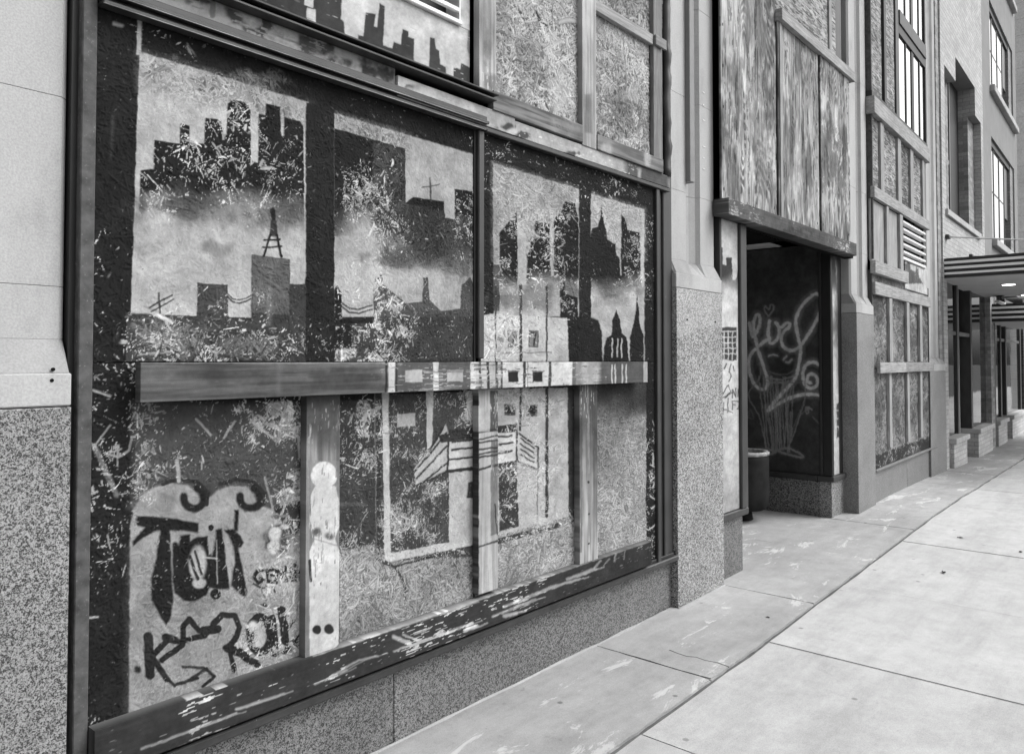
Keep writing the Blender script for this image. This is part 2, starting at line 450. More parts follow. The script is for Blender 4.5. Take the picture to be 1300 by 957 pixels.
    def poly(s, pts, val=0., soft=1.2, a=1., wear=None, fade=None, cut=False, rnd=0.):
        p = np.array(pts, float); k = soft + rnd + 2
        idx = s._sel(p[:, 0].min() - k, p[:, 0].max() + k, p[:, 1].min() - k, p[:, 1].max() + k)
        if not len(idx[0]): return s
        x, y = s.U[idx], s.V[idx]; d = np.full(x.shape, 1e9); ins = np.zeros(x.shape, bool)
        for i in range(len(p)):
            ax, ay = p[i]; bx, by = p[(i + 1) % len(p)]; dx, dy = bx - ax, by - ay
            t = np.clip(((x - ax) * dx + (y - ay) * dy) / (dx * dx + dy * dy + 1e-9), 0, 1)
            d = np.minimum(d, np.hypot(x - ax - t * dx, y - ay - t * dy))
            if ay != by: ins ^= ((ay > y) != (by > y)) & (x < dx * (y - ay) / (by - ay + (1e-12)) + ax)
        sd = np.where(ins, -d, d); m = np.clip(.5 - (sd - rnd) / soft, 0, 1)
        if fade:
            f0, f1 = fade; t = (y + (s.big[idx] - .5) * abs(f1 - f0) * 1.3 - f0) / (f1 - f0); m = m * (1 - smooth(t, 0, 1))
        s._apply(idx, m, val, a, wear, cut); return s

    def line(s, pts, w, val=0., soft=1.2, a=1., wear=None, cut=False):
        p = np.array(pts, float); k = w / 2 + soft + 2
        idx = s._sel(p[:, 0].min() - k, p[:, 0].max() + k, p[:, 1].min() - k, p[:, 1].max() + k)
        if not len(idx[0]): return s
        x, y = s.U[idx], s.V[idx]; d = np.full(x.shape, 1e9)
        for i in range(len(p) - 1):
            ax, ay = p[i]; dx, dy = p[i + 1] - p[i]
            t = np.clip(((x - ax) * dx + (y - ay) * dy) / (dx * dx + dy * dy + 1e-9), 0, 1); d = np.minimum(d, np.hypot(x - ax - t * dx, y - ay - t * dy))
        s._apply(idx, np.clip(.5 - (d - w / 2) / soft, 0, 1), val, a, wear, cut); return s

    def blob(s, cx, cy, rx, ry, val, a=1., soft=.5, wear=None, cut=False, noise=.0):
        idx = s._sel(cx - rx * 1.6, cx + rx * 1.6, cy - ry * 1.6, cy + ry * 1.6)
        if not len(idx[0]): return s
        d = np.hypot((s.U[idx] - cx) / rx, (s.V[idx] - cy) / ry) + (s.mid[idx] - .5) * noise
        s._apply(idx, 1 - smooth(d, 1 - soft, 1 + soft * .6), val, a, wear, cut); return s

    def arc(s, cx, cy, rx, ry, a0, a1, w, val, n=14, **k):
        return s.line([(cx + rx * math.cos(rad(t)), cy + ry * math.sin(rad(t))) for t in np.linspace(a0, a1, n)], w, val, **k)

    # ---- to mesh
    def albedo(s):
        wn = s.wear * (.10 + 2.6 * smooth(s.big, .38, .8) * (.25 + 1.3 * smooth(s.mid, .3, .75))); expo = smooth(wn - s.fl, -.012, .02) * (.6 + .4 * s.fine)
        expo = np.maximum(expo, .7 * smooth(wn * .30 - s.id, -.01, .02) * smooth(s.mid, .45, .6))
        cov = s.pa * (1 - expo)
        grime = (.80 + .28 * s.big) * (.9 + .14 * s.mid)
        tex = (.80 + .28 * s.mid) * (.90 + .2 * s.fine) * (.90 + .36 * np.clip(s.bare, 0, .5))
        fres = np.clip(s.bare * 1.25 + .14, 0, .62)
        bare = s.bare * (1 + (.1 + .9 * s.id ** 2) * np.clip(expo * s.pa, 0, 1))
        return np.clip((s.pv * tex * cov + bare * (1 - cov)) * grime, .008, .75)

    def build(s, name, parent, thick=.02, amp=1.0, edge=None):
        H, W = s.H, s.W; alb = s.albedo(); P = s.P.copy()
        nrm = (-s.F.ey if not s.side else -s.F.ex); P += nrm * (s.h * amp * (1 - .6 * s.pa * (s.pv > .2)))[..., None]
        P[0] = P[0] + nrm * 0
        co = P.reshape(-1, 3); al = alb.ravel()
        border = np.concatenate([np.arange(W), np.arange(1, H) * W + W - 1, (H - 1) * W + np.arange(W - 2, -1, -1), np.arange(H - 2, 0, -1) * W])
        back = co[border] - nrm * thick; nb = len(border); N = H * W
        co = np.concatenate([co, back]); al = np.concatenate([al, np.clip(al[border] * .9, .05, .4) if edge is None else np.full(nb, edge)])
        i = (np.arange(H - 1)[:, None] * W + np.arange(W - 1)[None]).ravel()
        q = np.stack([i, i + 1, i + W + 1, i + W], 1)
        j = np.arange(nb); jn = (j + 1) % nb
        sk = np.stack([border[jn], border[j], N + j, N + jn], 1)
        if s.side: pass
        f = np.concatenate([q, sk]).astype(np.int32)
        me = bpy.data.meshes.new(name); me.vertices.add(len(co)); me.vertices.foreach_set('co', co.astype('f').ravel())
        me.loops.add(f.size); me.loops.foreach_set('vertex_index', f.ravel()); me.polygons.add(len(f))
        me.polygons.foreach_set('loop_start', np.arange(len(f), dtype=np.int32) * 4)
        me.polygons.foreach_set('use_smooth', np.concatenate([np.ones(len(q), bool), np.zeros(len(sk), bool)]))
        me.update(calc_edges=True)
        at = me.attributes.new('alb', 'FLOAT', 'POINT'); at.data.foreach_set('value', al.astype('f'))
        return link(name, me, M['canvas'], parent)


# ------------------------------------------------------------------ the mural (shapes as sprayed over sheets and battens alike)
DK, LT, MD = .018, .43, .11


def mural_upper(c):
    c.poly([(90, -40), (860, -40), (860, 460), (90, 460)], DK, wear=.03)
    # --- left picture
    c.poly([(174, 26), (180, 26), (179, 70), (173, 70)], LT, soft=1.5)
    c.poly([(177, 66), (391, 130), (387, 404), (166, 400)], LT, soft=1.6, wear=.03)
    c.poly([(177, 68), (391, 132), (390, 165), (178, 112)], cut=True, a=.45, soft=20)
    c.blob(300, 110, 70, 18, 0, cut=True, a=.5, noise=1.2); c.blob(200, 88, 30, 12, 0, cut=True, a=.7, noise=1.5); c.blob(372, 155, 14, 16, 0, cut=True, a=.6, noise=1.5)
    back = [(179, 217), (195, 215), (196, 179), (228, 183), (229, 157), (240, 160), (240, 182), (259, 183), (261, 150), (280, 153), (283, 172), (288, 172), (289, 132), (296, 128),
            (310, 131), (317, 140), (318, 204), (328, 207), (329, 145), (337, 147), (338, 132), (355, 136), (356, 173), (360, 173), (361, 149), (381, 155), (385, 161), (386, 300), (176, 290)]
    c.poly(back, DK, soft=1.3, wear=.11, fade=(243, 288), rnd=.5)
    c.blob(280, 264, 120, 20, .06, a=.5, noise=.7); c.blob(345, 275, 46, 16, .12, a=.5, noise=.8); c.blob(225, 262, 40, 14, .06, a=.6, noise=.8); c.blob(275, 315, 22, 10, .18, a=.6, noise=1)
    for a, b in (((229, 162), (240, 165)), ((229, 170), (240, 172)), ((229, 178), (240, 180))): c.line([a, b], 1, .3, a=.7)
    front = [(160, 398), (205, 400), (250, 401), (250, 359), (289, 361), (290, 404), (319, 405), (319, 323), (368, 329), (368, 360), (388, 361), (388, 462), (160, 462)]
    c.poly(front, .05, soft=1.3, wear=.13)
    c.poly([(320, 324), (367, 330), (367, 400), (320, 396)], .12, soft=2, wear=.08, fade=(385, 420)); c.line([(343, 345), (341, 410)], 4, .20, soft=6, a=.6)
    c.poly([(251, 361), (288, 363), (288, 410), (251, 410)], .07, soft=3, a=.8, fade=(390, 430))
    c.blob(215, 428, 45, 22, 0, cut=True, a=.35, noise=1.5); c.blob(320, 440, 40, 14, 0, cut=True, a=.3, noise=1.5)
    c.line([(288, 372), (295, 379), (304, 381), (312, 379), (320, 374)], 1.6, .05); c.line([(288, 376), (296, 383), (304, 385), (312, 383), (320, 378)], 2.2, .05)
    c.line([(190, 390), (218, 375)], 2.2, .05); c.line([(192, 396), (220, 380)], 1.8, .05); c.line([(202, 372), (203, 400)], 2.2, .05); c.blob(178, 400, 14, 3, .05, a=.8, noise=.6)
    # lattice tower
    c.poly([(347, 263), (350, 268), (350, 288), (346, 288), (343, 268)], DK); c.poly([(344, 280), (351, 280), (353, 300), (341, 300)], .045)
    c.line([(343, 298), (335, 325)], 3, DK); c.line([(351, 298), (357, 326)], 3, DK); c.line([(333, 314), (357, 313)], 2.4, DK); c.line([(335, 305), (355, 304)], 2.6, DK); c.blob(346, 268, 4, 4, DK)
    # --- second picture
    c.poly([(424, 144), (604, 197), (604, 402), (424, 402)], LT * .9, soft=1.6, wear=.04)
    c.poly([(426, 145), (520, 172), (514, 205), (426, 180)], cut=True, a=.7, soft=12)
    c.poly([(424, 163), (514, 189), (515, 258), (524, 250), (563, 256), (565, 277), (577, 278), (577, 240), (606, 244), (606, 350), (514, 350), (474, 335), (474, 300), (424, 300)], DK, soft=1.2, wear=.20, fade=(305, 352))
    c.poly([(422, 262), (474, 262), (474, 330), (422, 330)], LT * .8, soft=9, fade=(340, 255), wear=.02)
    c.line([(546, 226), (547, 256)], 1.6, .06); c.line([(536, 238), (558, 234)], 1.3, .08)
    c.poly([(473, 180), (514, 190), (515, 258), (606, 278), (606, 462), (473, 462)], cut=True, a=.13, soft=3)
    c.blob(520, 328, 50, 16, .05, a=.7, noise=.8); c.blob(508, 356, 24, 14, .44, a=.8, noise=1); c.blob(560, 358, 20, 13, .42, a=.8, noise=1); c.blob(585, 325, 26, 30, .04, a=.6, noise=.8)
    f2 = [(474, 395), (474, 358), (484, 346), (487, 362), (500, 372), (515, 385), (536, 383), (537, 352), (543, 352), (545, 380), (560, 395), (584, 392), (586, 362), (597, 352), (606, 372), (606, 462), (474, 462)]
    c.poly(f2, .055, wear=.36, a=.92)
    c.poly([(424, 368), (428, 362), (434, 372), (434, 462), (424, 462)], DK, wear=.1)
    c.poly([(446, 411), (474, 411), (474, 462), (446, 462)], .05, wear=.1); c.poly([(424, 443), (474, 443), (474, 462), (424, 462)], .06, wear=.25, soft=4)
    for o in (0, 5): c.line([(434, 385 + o), (443, 391 + o), (455, 393 + o), (472, 388 + o)], 2, .045)
    # --- third picture
    c.poly([(626, 207), (735, 240), (735, 402), (626, 402)], LT * .85, soft=1.5, wear=.04)
    c.poly([(626, 207), (735, 240), (735, 330), (626, 330)], cut=True, a=.6, soft=10)
    b3 = [(633, 462), (634, 296), (644, 284), (655, 269), (657, 278), (657, 362), (668, 362), (669, 322), (673, 318), (673, 301), (679, 301), (679, 281), (697, 284), (699, 350), (703, 350), (703, 280), (705, 276),
          (713, 270), (716, 258), (719, 254), (730, 258), (734, 280), (735, 462)]
    c.poly(b3, DK, wear=.14, fade=(352, 392)); c.poly([(657, 275), (668, 300), (668, 360), (657, 360)], LT * .9, soft=1); c.blob(680, 378, 60, 16, .09, a=.55, noise=.7); c.blob(705, 378, 5, 20, .35, a=.6); c.poly([(618, 395), (626, 336), (634, 336), (634, 395)], DK, a=.8)
    c.poly([(711, 360), (717, 357), (717, 372), (733, 378), (735, 462), (711, 462)], DK, wear=.08)
    c.poly([(604, 402), (626, 398), (720, 404), (722, 462), (604, 462)], .50, soft=1.2, wear=.30)
    for u in (629, 661, 694): c.line([(u, 362), (u, 462)], 3.6 if u == 661 else 2.2, .05, wear=.1)
    for u in (645, 672):
        c.poly([(u, 420), (u + 11, 420), (u + 11, 440), (u, 440)], .22); c.line([(u, 420), (u + 11, 420), (u + 11, 440), (u, 440), (u, 420)], 1.3, .07); c.line([(u + 2, 422), (u + 8, 422), (u + 6, 438)], 2.4, .04)
    c.line([(630, 448), (700, 447)], 1.6, .1, a=.7)
    # --- fourth picture
    c.poly([(750, 246), (818, 266), (818, 458), (750, 458)], LT * .95, soft=1.5, wear=.04)
    c.poly([(750, 246), (818, 266), (818, 330), (750, 330)], cut=True, a=.5, soft=10)
    c.poly([(748, 306), (752, 290), (759, 288), (762, 276), (763.5, 260), (765.5, 276), (768, 288), (771, 304), (781, 310), (782, 324), (788, 328), (789, 272), (794, 278), (797, 292), (812, 295), (814, 352), (814, 378), (748, 378)],
           DK, wear=.1, fade=(352, 376))
    c.line([(787, 325), (788, 349)], 1.5, LT, a=.8); c.line([(816, 268), (816, 352)], 2.6, LT, a=.8)
    c.poly([(742, 400), (760, 407), (764, 420), (765, 462), (742, 462)], DK, soft=2)
    c.poly([(765, 462), (767, 440), (770, 428), (776, 425), (777, 408), (782, 393), (787, 407), (789, 422), (795, 428), (797, 442), (799, 462)], DK)
    for u in (777, 784, 789): c.line([(u, 430), (u, 453)], 1.5, .5)
    c.poly([(800, 462), (799, 428), (805, 410), (809, 372), (812, 410), (817, 428), (817, 462)], DK)
    c.blob(772, 380, 24, 10, .3, a=.6, noise=.6); c.blob(782, 366, 40, 12, .10, a=.6, noise=.7)
    # soft seams of the battens' ghost strips
    c.poly([(388, 130), (424, 140), (424, 462), (388, 462)], DK * 1.15, wear=.035); c.poly([(735, 236), (750, 240), (750, 462), (735, 462)], DK * 1.1, wear=.03)
    c.line([(118, 458), (176, 460)], 1.5, .015)
    c.line([(145, 30), (155, 33)], 4, .5, a=.6, soft=3); c.line([(143, 150), (141, 200)], 4, .06, a=.6, soft=3)


def mural_lower(c):
    c.poly([(80, 455), (860, 455), (860, 1100), (80, 1100)], DK, wear=.07)
    # rough, scoured ground left and centre
    c.poly([(168, 510), (388, 512), (388, 640), (168, 660)], .075, soft=10, wear=.50)
    c.poly([(430, 508), (476, 508), (476, 700), (430, 720)], .05, wear=.22)
    # bare, light cloud behind the tags
    cloud = [(163, 1100), (165, 680), (168, 648), (180, 628), (196, 617), (218, 613), (238, 615), (250, 624), (256, 634), (268, 630), (275, 622), (292, 616), (312, 617), (322, 626), (327, 640), (345, 646), (358, 660), (372, 684), (388, 660), (388, 1100)]
    c.poly(cloud, .34, soft=3, wear=.30); c.blob(200, 640, 26, 16, .2, a=.5, noise=1.3); c.blob(300, 770, 60, 12, .22, a=.35, noise=1.4); c.blob(185, 760, 16, 60, .24, a=.35, noise=1.2); c.poly([(170, 700), (388, 700), (388, 1100), (165, 1100)], cut=True, a=.35, soft=30)
    # curled crests
    for cx, cy in ((246, 632), (318, 632)):
        c.arc(cx, cy, 13, 13, -70, 190, 10, .022, wear=.16, soft=2.5); c.line([(cx - 40, cy - 18), (cx - 18, cy - 24), (cx + 4, cy - 20), (cx + 18, cy - 6), (cx + 16, cy + 8)], 5, .035, wear=.25)
    c.line([(336, 606), (345, 640), (350, 660)], 3, .3, a=.8); c.line([(225, 585), (227, 610)], 5, .45, a=.8, wear=.3)
    c.line([(120, 566), (140, 612), (148, 628)], 6, .20, soft=3, a=.8, wear=.2); c.line([(120, 566), (140, 540)], 2.5, .3, a=.7); c.line([(137, 576), (150, 580), (163, 572), (167, 556)], 3, .28, a=.8)
    for p in (((249, 532), (268, 552)), ((284, 556), (298, 535)), ((322, 536), (346, 556)), ((380, 580), (379, 556)), ((118, 495), (140, 503)), ((112, 784), (124, 783))): c.line(p, 3, .42, a=.8, wear=.2)
    # big tag
    def zz(pts): return [(140 + x / 3.467, 590 + y / 3.467) for x, y in pts]
    ink = dict(val=.018, soft=2.6, wear=.22)
    c.poly(zz([(118, 222), (200, 224), (300, 238), (388, 255), (386, 300), (330, 290), (270, 286), (190, 292), (130, 332), (100, 357), (98, 332), (150, 276), (110, 266)]), **ink)
    c.poly(zz([(220, 280), (264, 280), (266, 400), (277, 590), (268, 665), (246, 706), (222, 672), (178, 592), (180, 500), (202, 400)]), **ink)
    c.poly(zz([(272, 345), (285, 335), (300, 350), (308, 308), (350, 305), (352, 335), (372, 318), (428, 312), (430, 362), (446, 398), (464, 318), (466, 284), (490, 278), (500, 330), (506, 400), (520, 470), (526, 542), (480, 546), (436, 542),
               (425, 572), (370, 602), (320, 596), (280, 562), (272, 480)]), **ink)
    c.poly(zz([(500, 286), (540, 280), (572, 310), (586, 342), (576, 362), (563, 366), (580, 440), (602, 560), (590, 582), (558, 562), (530, 530), (536, 470), (550, 430), (540, 360), (520, 312)]), **ink)
    c.poly(zz([(547, 198), (566, 196), (563, 292), (544, 292)]), **ink)
    q = lambda x, y, rx, ry, v, **k: c.blob(140 + x / 3.467, 590 + y / 3.467, rx / 3.467, ry / 3.467, v, **k)
    q(384, 430, 40, 78, .42, soft=.25, wear=.16); q(392, 520, 32, 24, .44, soft=.3); c.line(zz([(350, 400), (385, 500)]), 4, .03); c.line(zz([(372, 380), (402, 480)]), 3, .03)
    c.poly(zz([(432, 330), (452, 320), (448, 385), (434, 395)]), .36, soft=1.5); c.line(zz([(468, 330), (470, 520)]), 1.4, .36, a=.8); c.poly(zz([(500, 320), (522, 340), (536, 400), (524, 520), (512, 430)]), .36, soft=2, a=.9, wear=.2)
    q(444, 275, 13, 14, .02, soft=.15); q(462, 568, 25, 24, .02, soft=.15); c.line(zz([(410, 405), (470, 412)]), 2, .5, a=.8)
    q(745, 320, 52, 70, .05, noise=1.2, a=.9, wear=.5); q(725, 300, 22, 26, .62, noise=1.4); q(720, 365, 20, 24, .64, noise=1.2); q(775, 268, 22, 12, .6, noise=1)
    c.poly(zz([(700, 225), (880, 150), (880, 240), (800, 330), (790, 270)]), .05, soft=4, wear=.2, a=.8)
    # small tag: G E M I N I
    for st in ([(334, 724), (326, 725), (322, 732), (328, 740), (334, 736), (331, 733)], [(346, 722), (339, 724), (340, 738), (347, 738)], [(340, 731), (346, 730)], [(350, 739), (351, 722), (357, 732), (362, 719), (364, 737)],
               [(369, 718), (370, 737)], [(374, 737), (374, 716), (383, 735), (384, 714)], [(391, 711), (393, 735)]): c.line(st, 5.0, .022, soft=2, wear=.10)
    for st in ([(322, 741), (332, 746), (345, 742)], [(347, 748), (349, 751)]): c.line(st, 2.5, .04)
    # bottom tag
    c.blob(174, 849, 5, 5, .03); c.line([(188, 808), (190, 856)], 12.2, .024, wear=.1); c.line([(214, 810), (192, 833), (212, 862)], 8.1, .024, wear=.12); c.line([(210, 808), (222, 812)], 10.8, .024)
    c.line([(205, 838), (232, 818), (233, 794), (240, 785), (252, 800), (262, 803)], 7.4, .024, wear=.1); c.line([(226, 814), (260, 806)], 6.8, .024); c.line([(258, 800), (276, 798)], 10.8, .024, wear=.1)
    c.line([(270, 792), (282, 780), (298, 781), (304, 796), (298, 812), (288, 822)], 7.4, .024, wear=.06); c.line([(288, 822), (305, 828), (318, 838), (326, 842)], 10.8, .024, wear=.1); c.line([(292, 828), (297, 850)], 6.8, .0245)
    c.arc(330, 805, 13, 22, 0, 360, 11, .022, 20, wear=.1); c.blob(335, 769, 5.5, 5.5, .025); c.line([(345, 785), (349, 828)], 10.8, .024, wear=.1); c.blob(321, 794, 6, 7, .6, a=.9, wear=.1)
    c.line([(357, 774), (363, 820)], 10.8, .024, wear=.08); c.line([(357, 776), (372, 786), (362, 800)], 6.8, .024); c.line([(362, 824), (388, 806)], 12.2, .024, wear=.1); c.line([(232, 846), (262, 848), (240, 862)], 4, .05, wear=.3)
    c.blob(330, 809, 7, 12, .42, soft=.3, a=.9, wear=.1)
    for p in (((258, 870), (272, 858), (262, 850)), ((225, 868), (250, 860)), ((205, 855), (222, 870))): c.line(p, 4.5, .03, wear=.2)
    # ---- painted house in the centre
    c.poly([(430, 700), (607, 660), (737, 640), (737, 1100), (430, 1100)], cut=True, soft=3, a=.93)
    c.poly([(476, 500), (620, 500), (620, 705), (490, 712), (476, 700)], .06, soft=1.5, wear=.30)
    c.poly([(485, 498), (493, 498), (496, 702), (607, 680), (607, 690), (488, 714)], .50, wear=.12); c.line([(475, 500), (478, 702)], 1.4, .22, a=.7); c.line([(480, 505), (480, 700)], 5, .04, a=.9)
    c.line([(486, 714), (500, 719), (607, 691)], 2.4, .04)
    c.poly([(541, 496), (550, 496), (549, 565), (542, 570)], .5, wear=.1); c.poly([(592, 496), (601, 496), (601, 533), (592, 533)], .45, wear=.25)
    for a, b in ((504, 527), (563, 584)): c.poly([(a, 526), (b, 524), (b, 540), (a, 542)], .36, wear=.1)
    c.poly([(550, 498), (592, 498), (592, 560), (550, 572)], .07, wear=.22)
    c.poly([(620, 494), (722, 492), (722, 655), (620, 682)], .43, wear=.22); c.blob(700, 560, 12, 60, .25, a=.35, noise=1.3); c.blob(650, 520, 20, 14, .25, a=.3, noise=1.3)
    c.poly([(632, 590), (656, 584), (658, 668), (634, 674)], .045, wear=.12)
    # stairs with striped rails
    c.poly([(570, 545), (657, 538), (657, 556), (570, 560)], .035, wear=.15)
    c.poly([(566, 538), (570, 552), (568, 598), (528, 617), (526, 595), (544, 572), (558, 552)], .42, wear=.10, soft=1.5)
    for p in (((529, 607), (567, 566)), ((533, 615), (568, 587)), ((527, 598), (567, 549)), ((545, 572), (562, 543)), ((527, 617), (568, 598))): c.line(p, 2.4, .035, soft=1.6)
    c.poly([(570, 553), (656, 548), (656, 584), (568, 596)], .52, wear=.06)
    for p in (((574, 561), (607, 557), (650, 553)), ((574, 571), (607, 567), (650, 562)), ((570, 583), (607, 579), (650, 572)), ((567, 598), (607, 594), (656, 585)), ((569, 552), (568, 598)), ((656, 546), (656, 586))): c.line(p, 2.6, .035, soft=1.4, wear=.06)
    c.poly([(657, 549), (683, 569), (683, 596), (657, 584)], .46, wear=.06); c.line([(656, 548), (683, 568), (683, 596), (656, 585)], 2.6, .035)
    for i in range(4): c.line([(661, 556 + 7 * i), (678, 569 + 6 * i)], 2, .04)
    c.poly([(570, 600), (607, 596), (607, 682), (570, 692)], .44, wear=.2); c.poly([(594, 612), (602, 610), (602, 632), (592, 632)], .05, wear=.2)
    c.poly([(556, 552), (607, 545), (607, 556), (560, 562)], .04, wear=.2)
    c.line([(694, 490), (694, 655)], 4, .045, wear=.06); c.line([(661, 490), (660, 545)], 3.4, .05, wear=.1); c.line([(683, 590), (682, 652)], 1.2, .1)
    for u, v in ((641, 520), (669, 521)): c.poly([(u - 1, v - 7), (u + 13, v - 7), (u + 13, v + 7), (u - 1, v + 7)], .07); c.poly([(u + 1, v - 5), (u + 11, v - 5), (u + 10, v + 4), (u + 2, v + 4)], .025)
    c.line([(634, 546), (650, 546)], 6, .04, wear=.2)
    c.poly([(607, 690), (737, 655), (737, 662), (607, 697)], .05, wear=.2); c.poly([(720, 488), (737, 488), (738, 658), (722, 658)], .04, wear=.05)
    c.arc(470, 752, 44, 44, -78, 12, 3.4, .06, wear=.15)
    for p in (((470, 745), (486, 790)), ((545, 740), (553, 768)), ((574, 706), (590, 752)), ((648, 700), (640, 745)), ((678, 676), (668, 726)), ((700, 676), (697, 712))): c.line(p, 2, .1, a=.6, wear=.3)
    c.line([(430, 640), (462, 640)], 5, .12, a=.6, wear=.3)
    # ---- right-hand sheet: bare board fading up into dark
    c.poly([(752, 488), (821, 488), (821, 760), (752, 760)], cut=True, soft=2, a=.97); c.poly([(752, 470), (821, 470), (821, 540), (752, 540)], .05, fade=(492, 530), wear=.06)
    c.poly([(820, 455), (838, 455), (838, 720), (820, 720)], DK)
    for p in (((829, 575), (829, 590)), ((826, 590), (833, 592)), ((826, 610), (832, 604)), ((829, 618), (834, 606)), ((824, 672), (833, 664)), ((826, 630), (832, 634)), ((827, 645), (833, 640)), ((832, 500), (833, 515))): c.line(p, 1.8, .5, a=.9)


def mural_batten_left(c):
    c.poly([(380, 500), (440, 500), (440, 600), (380, 600)], .06, soft=8, fade=(560, 600)); c.poly([(380, 500), (440, 500), (440, 560), (380, 560)], .12, a=.35, soft=8)
    c.poly([(380, 585), (440, 585), (440, 900), (380, 900)], .22, a=.6)
    c.blob(411, 603, 17, 17, .58, soft=.08); c.poly([(396, 628), (401, 618), (425, 618), (430, 640), (430, 668), (424, 684), (430, 700), (431, 815), (420, 826), (394, 832), (394, 700), (400, 686), (394, 668)], .55, rnd=1, wear=.05)
    c.blob(402, 676, 6, 6, .06, a=.9, noise=.6, wear=.2); c.blob(418, 680, 7, 6, .06, a=.9, noise=.6, wear=.2); c.line([(398, 684), (428, 692)], 2, .2, a=.6)
    c.blob(402, 799, 6, 6, .03, soft=.2); c.blob(418, 798, 6.5, 6.5, .03, soft=.2)
    c.line([(393, 711), (395, 737)], 3.6, .03)


def mural_batten_mid(c):
    c.poly([(600, 480), (640, 480), (640, 900), (600, 900)], .40, a=.35)
    c.poly([(623, 560), (636, 560), (634, 676), (623, 680)], .12, a=.8); c.line([(607, 500), (607, 760)], 1.5, .06)
    c.line([(606, 558), (636, 552)], 2, .05); c.line([(606, 577), (636, 571)], 2, .05); c.line([(606, 596), (636, 589)], 3, .05); c.poly([(622, 496), (632, 496), (632, 545), (622, 545)], .09, wear=.2)
    for i in range(3): c.line([(606, 562 + 9 * i), (636, 558 + 9 * i)], 2.4, .05)
    c.line([(606, 548), (636, 545)], 4, .05)
    c.line([(606, 694), (640, 684)], 2.6, .07); c.line([(628, 640), (631, 678)], 1.6, .03); c.poly([(606, 515), (622, 515), (622, 548), (606, 548)], .42, a=.8)


def mural_batten_right(c):
    c.poly([(725, 480), (765, 480), (765, 640), (725, 640)], .055, a=.95, fade=(520, 600)); c.line([(738, 490), (737, 700)], 3, .07, a=.6)
    c.line([(746, 490), (748, 600)], 1.6, .3, a=.5); c.blob(747, 612, 1.8, 1.8, .03); c.blob(748, 652, 1.5, 1.5, .04); c.blob(747, 690, 1.5, 1.5, .04)


def mural_beam(c):
    c.poly([(170, 440), (493, 440), (493, 520), (170, 520)], .085, a=.70, wear=.12); c.poly([(178, 456), (500, 456), (500, 462), (178, 461)], .30, a=.6, wear=.2)
    c.blob(200, 475, 40, 10, .22, a=.4, noise=1.2); c.blob(300, 480, 60, 9, .06, a=.5, noise=.9); c.blob(430, 478, 50, 9, .055, a=.5, noise=.9); c.line([(355, 460), (354, 500)], 6, .22, a=.35, soft=5)
    c.poly([(493, 440), (604, 440), (604, 520), (493, 520)], .10, wear=.08)
    for a, b in ((493, 501), (550, 557), (597, 606)): c.poly([(a, 450), (b, 450), (b, 505), (a, 505)], .55, wear=.10)
    c.line([(490, 458), (490, 500)], 2.5, .03); c.line([(503, 458), (503, 500)], 2, .04)
    c.poly([(514, 470), (536, 469), (536, 485), (514, 485)], .42, wear=.08); c.poly([(568, 470), (588, 469), (588, 484), (568, 484)], .40, wear=.05); c.poly([(568, 470), (588, 469), (588, 473), (568, 473)], .25)
    c.poly([(604, 440), (636, 440), (636, 510), (604, 510)], .45, wear=.2)
    for u in (609, 619, 630, 637): c.line([(u, 458), (u + 1, 494)], 3.4, .05, wear=.22)
    c.poly([(638, 440), (727, 440), (727, 510), (638, 510)], .56, wear=.05); c.line([(666, 450), (666, 500)], 3.4, .05); c.line([(698, 450), (698, 500)], 3.6, .06); c.line([(670, 452), (670, 500)], 1.2, .2)
    for u in (645, 676): c.poly([(u, 472), (u + 13, 471), (u + 13, 485), (u, 485)], .025); c.line([(u, 471), (u + 14, 471)], 1.5, .12)
    c.poly([(727, 440), (760, 440), (760, 510), (727, 510)], .20, wear=.05); c.poly([(738, 440), (764, 440), (760, 510), (740, 510)], .36, a=.8, soft=4); c.line([(729, 455), (729, 500)], 4, .12)
    c.poly([(762, 440), (824, 440), (824, 510), (762, 510)], .10, wear=.04, soft=6)
    for u in (777, 781, 790, 795): c.line([(u, 463), (u, 490)], 1.5, .5)
    c.poly([(817, 440), (824, 440), (824, 510), (817, 510)], .42, wear=.1)


# ------------------------------------------------------------------ ground
def px_ground(u, v):
    r = fw + rt * (u - CU) / FP - up * (v - CV) / FP; z = 0.0
    for _ in range(12):
        p = CAM + r * ((z - CAM[2]) / r[2]); z = float(GZ(p[0]))
    return p


def crack_y(x):
    return float(np.interp(x, [-20, 3.6, 5.4, 7.5, 10.8, 14.5, 90], [-1.0, -.695, -.664, -.634, -.598, -.50, 1.38]))


def sheet(name, ys, x0, x1, mat, dz, kind='structure', nx=120, skirt=True):
    bm = bmesh.new(); xs = sorted(set(list(np.linspace(x0, x1, nx)) + [4.3, 8.7, 10, 12.7, 15.2, 19]))
    xs = [x for x in xs if x0 <= x <= x1]; rows = []
    for x in xs: rows.append([bm.verts.new((x, y(x) if callable(y) else y, GZ(x) + dz)) for y in ys])
    for a, b in zip(rows, rows[1:]):
        for i in range(len(ys) - 1): bm.faces.new((a[i], b[i], b[i + 1], a[i + 1]))
    bmesh.ops.recalc_face_normals(bm, faces=bm.faces)
    me = bpy.data.meshes.new(name); bm.to_mesh(me); bm.free(); o = link(name, me, mat); tag(o, kind=kind); return o


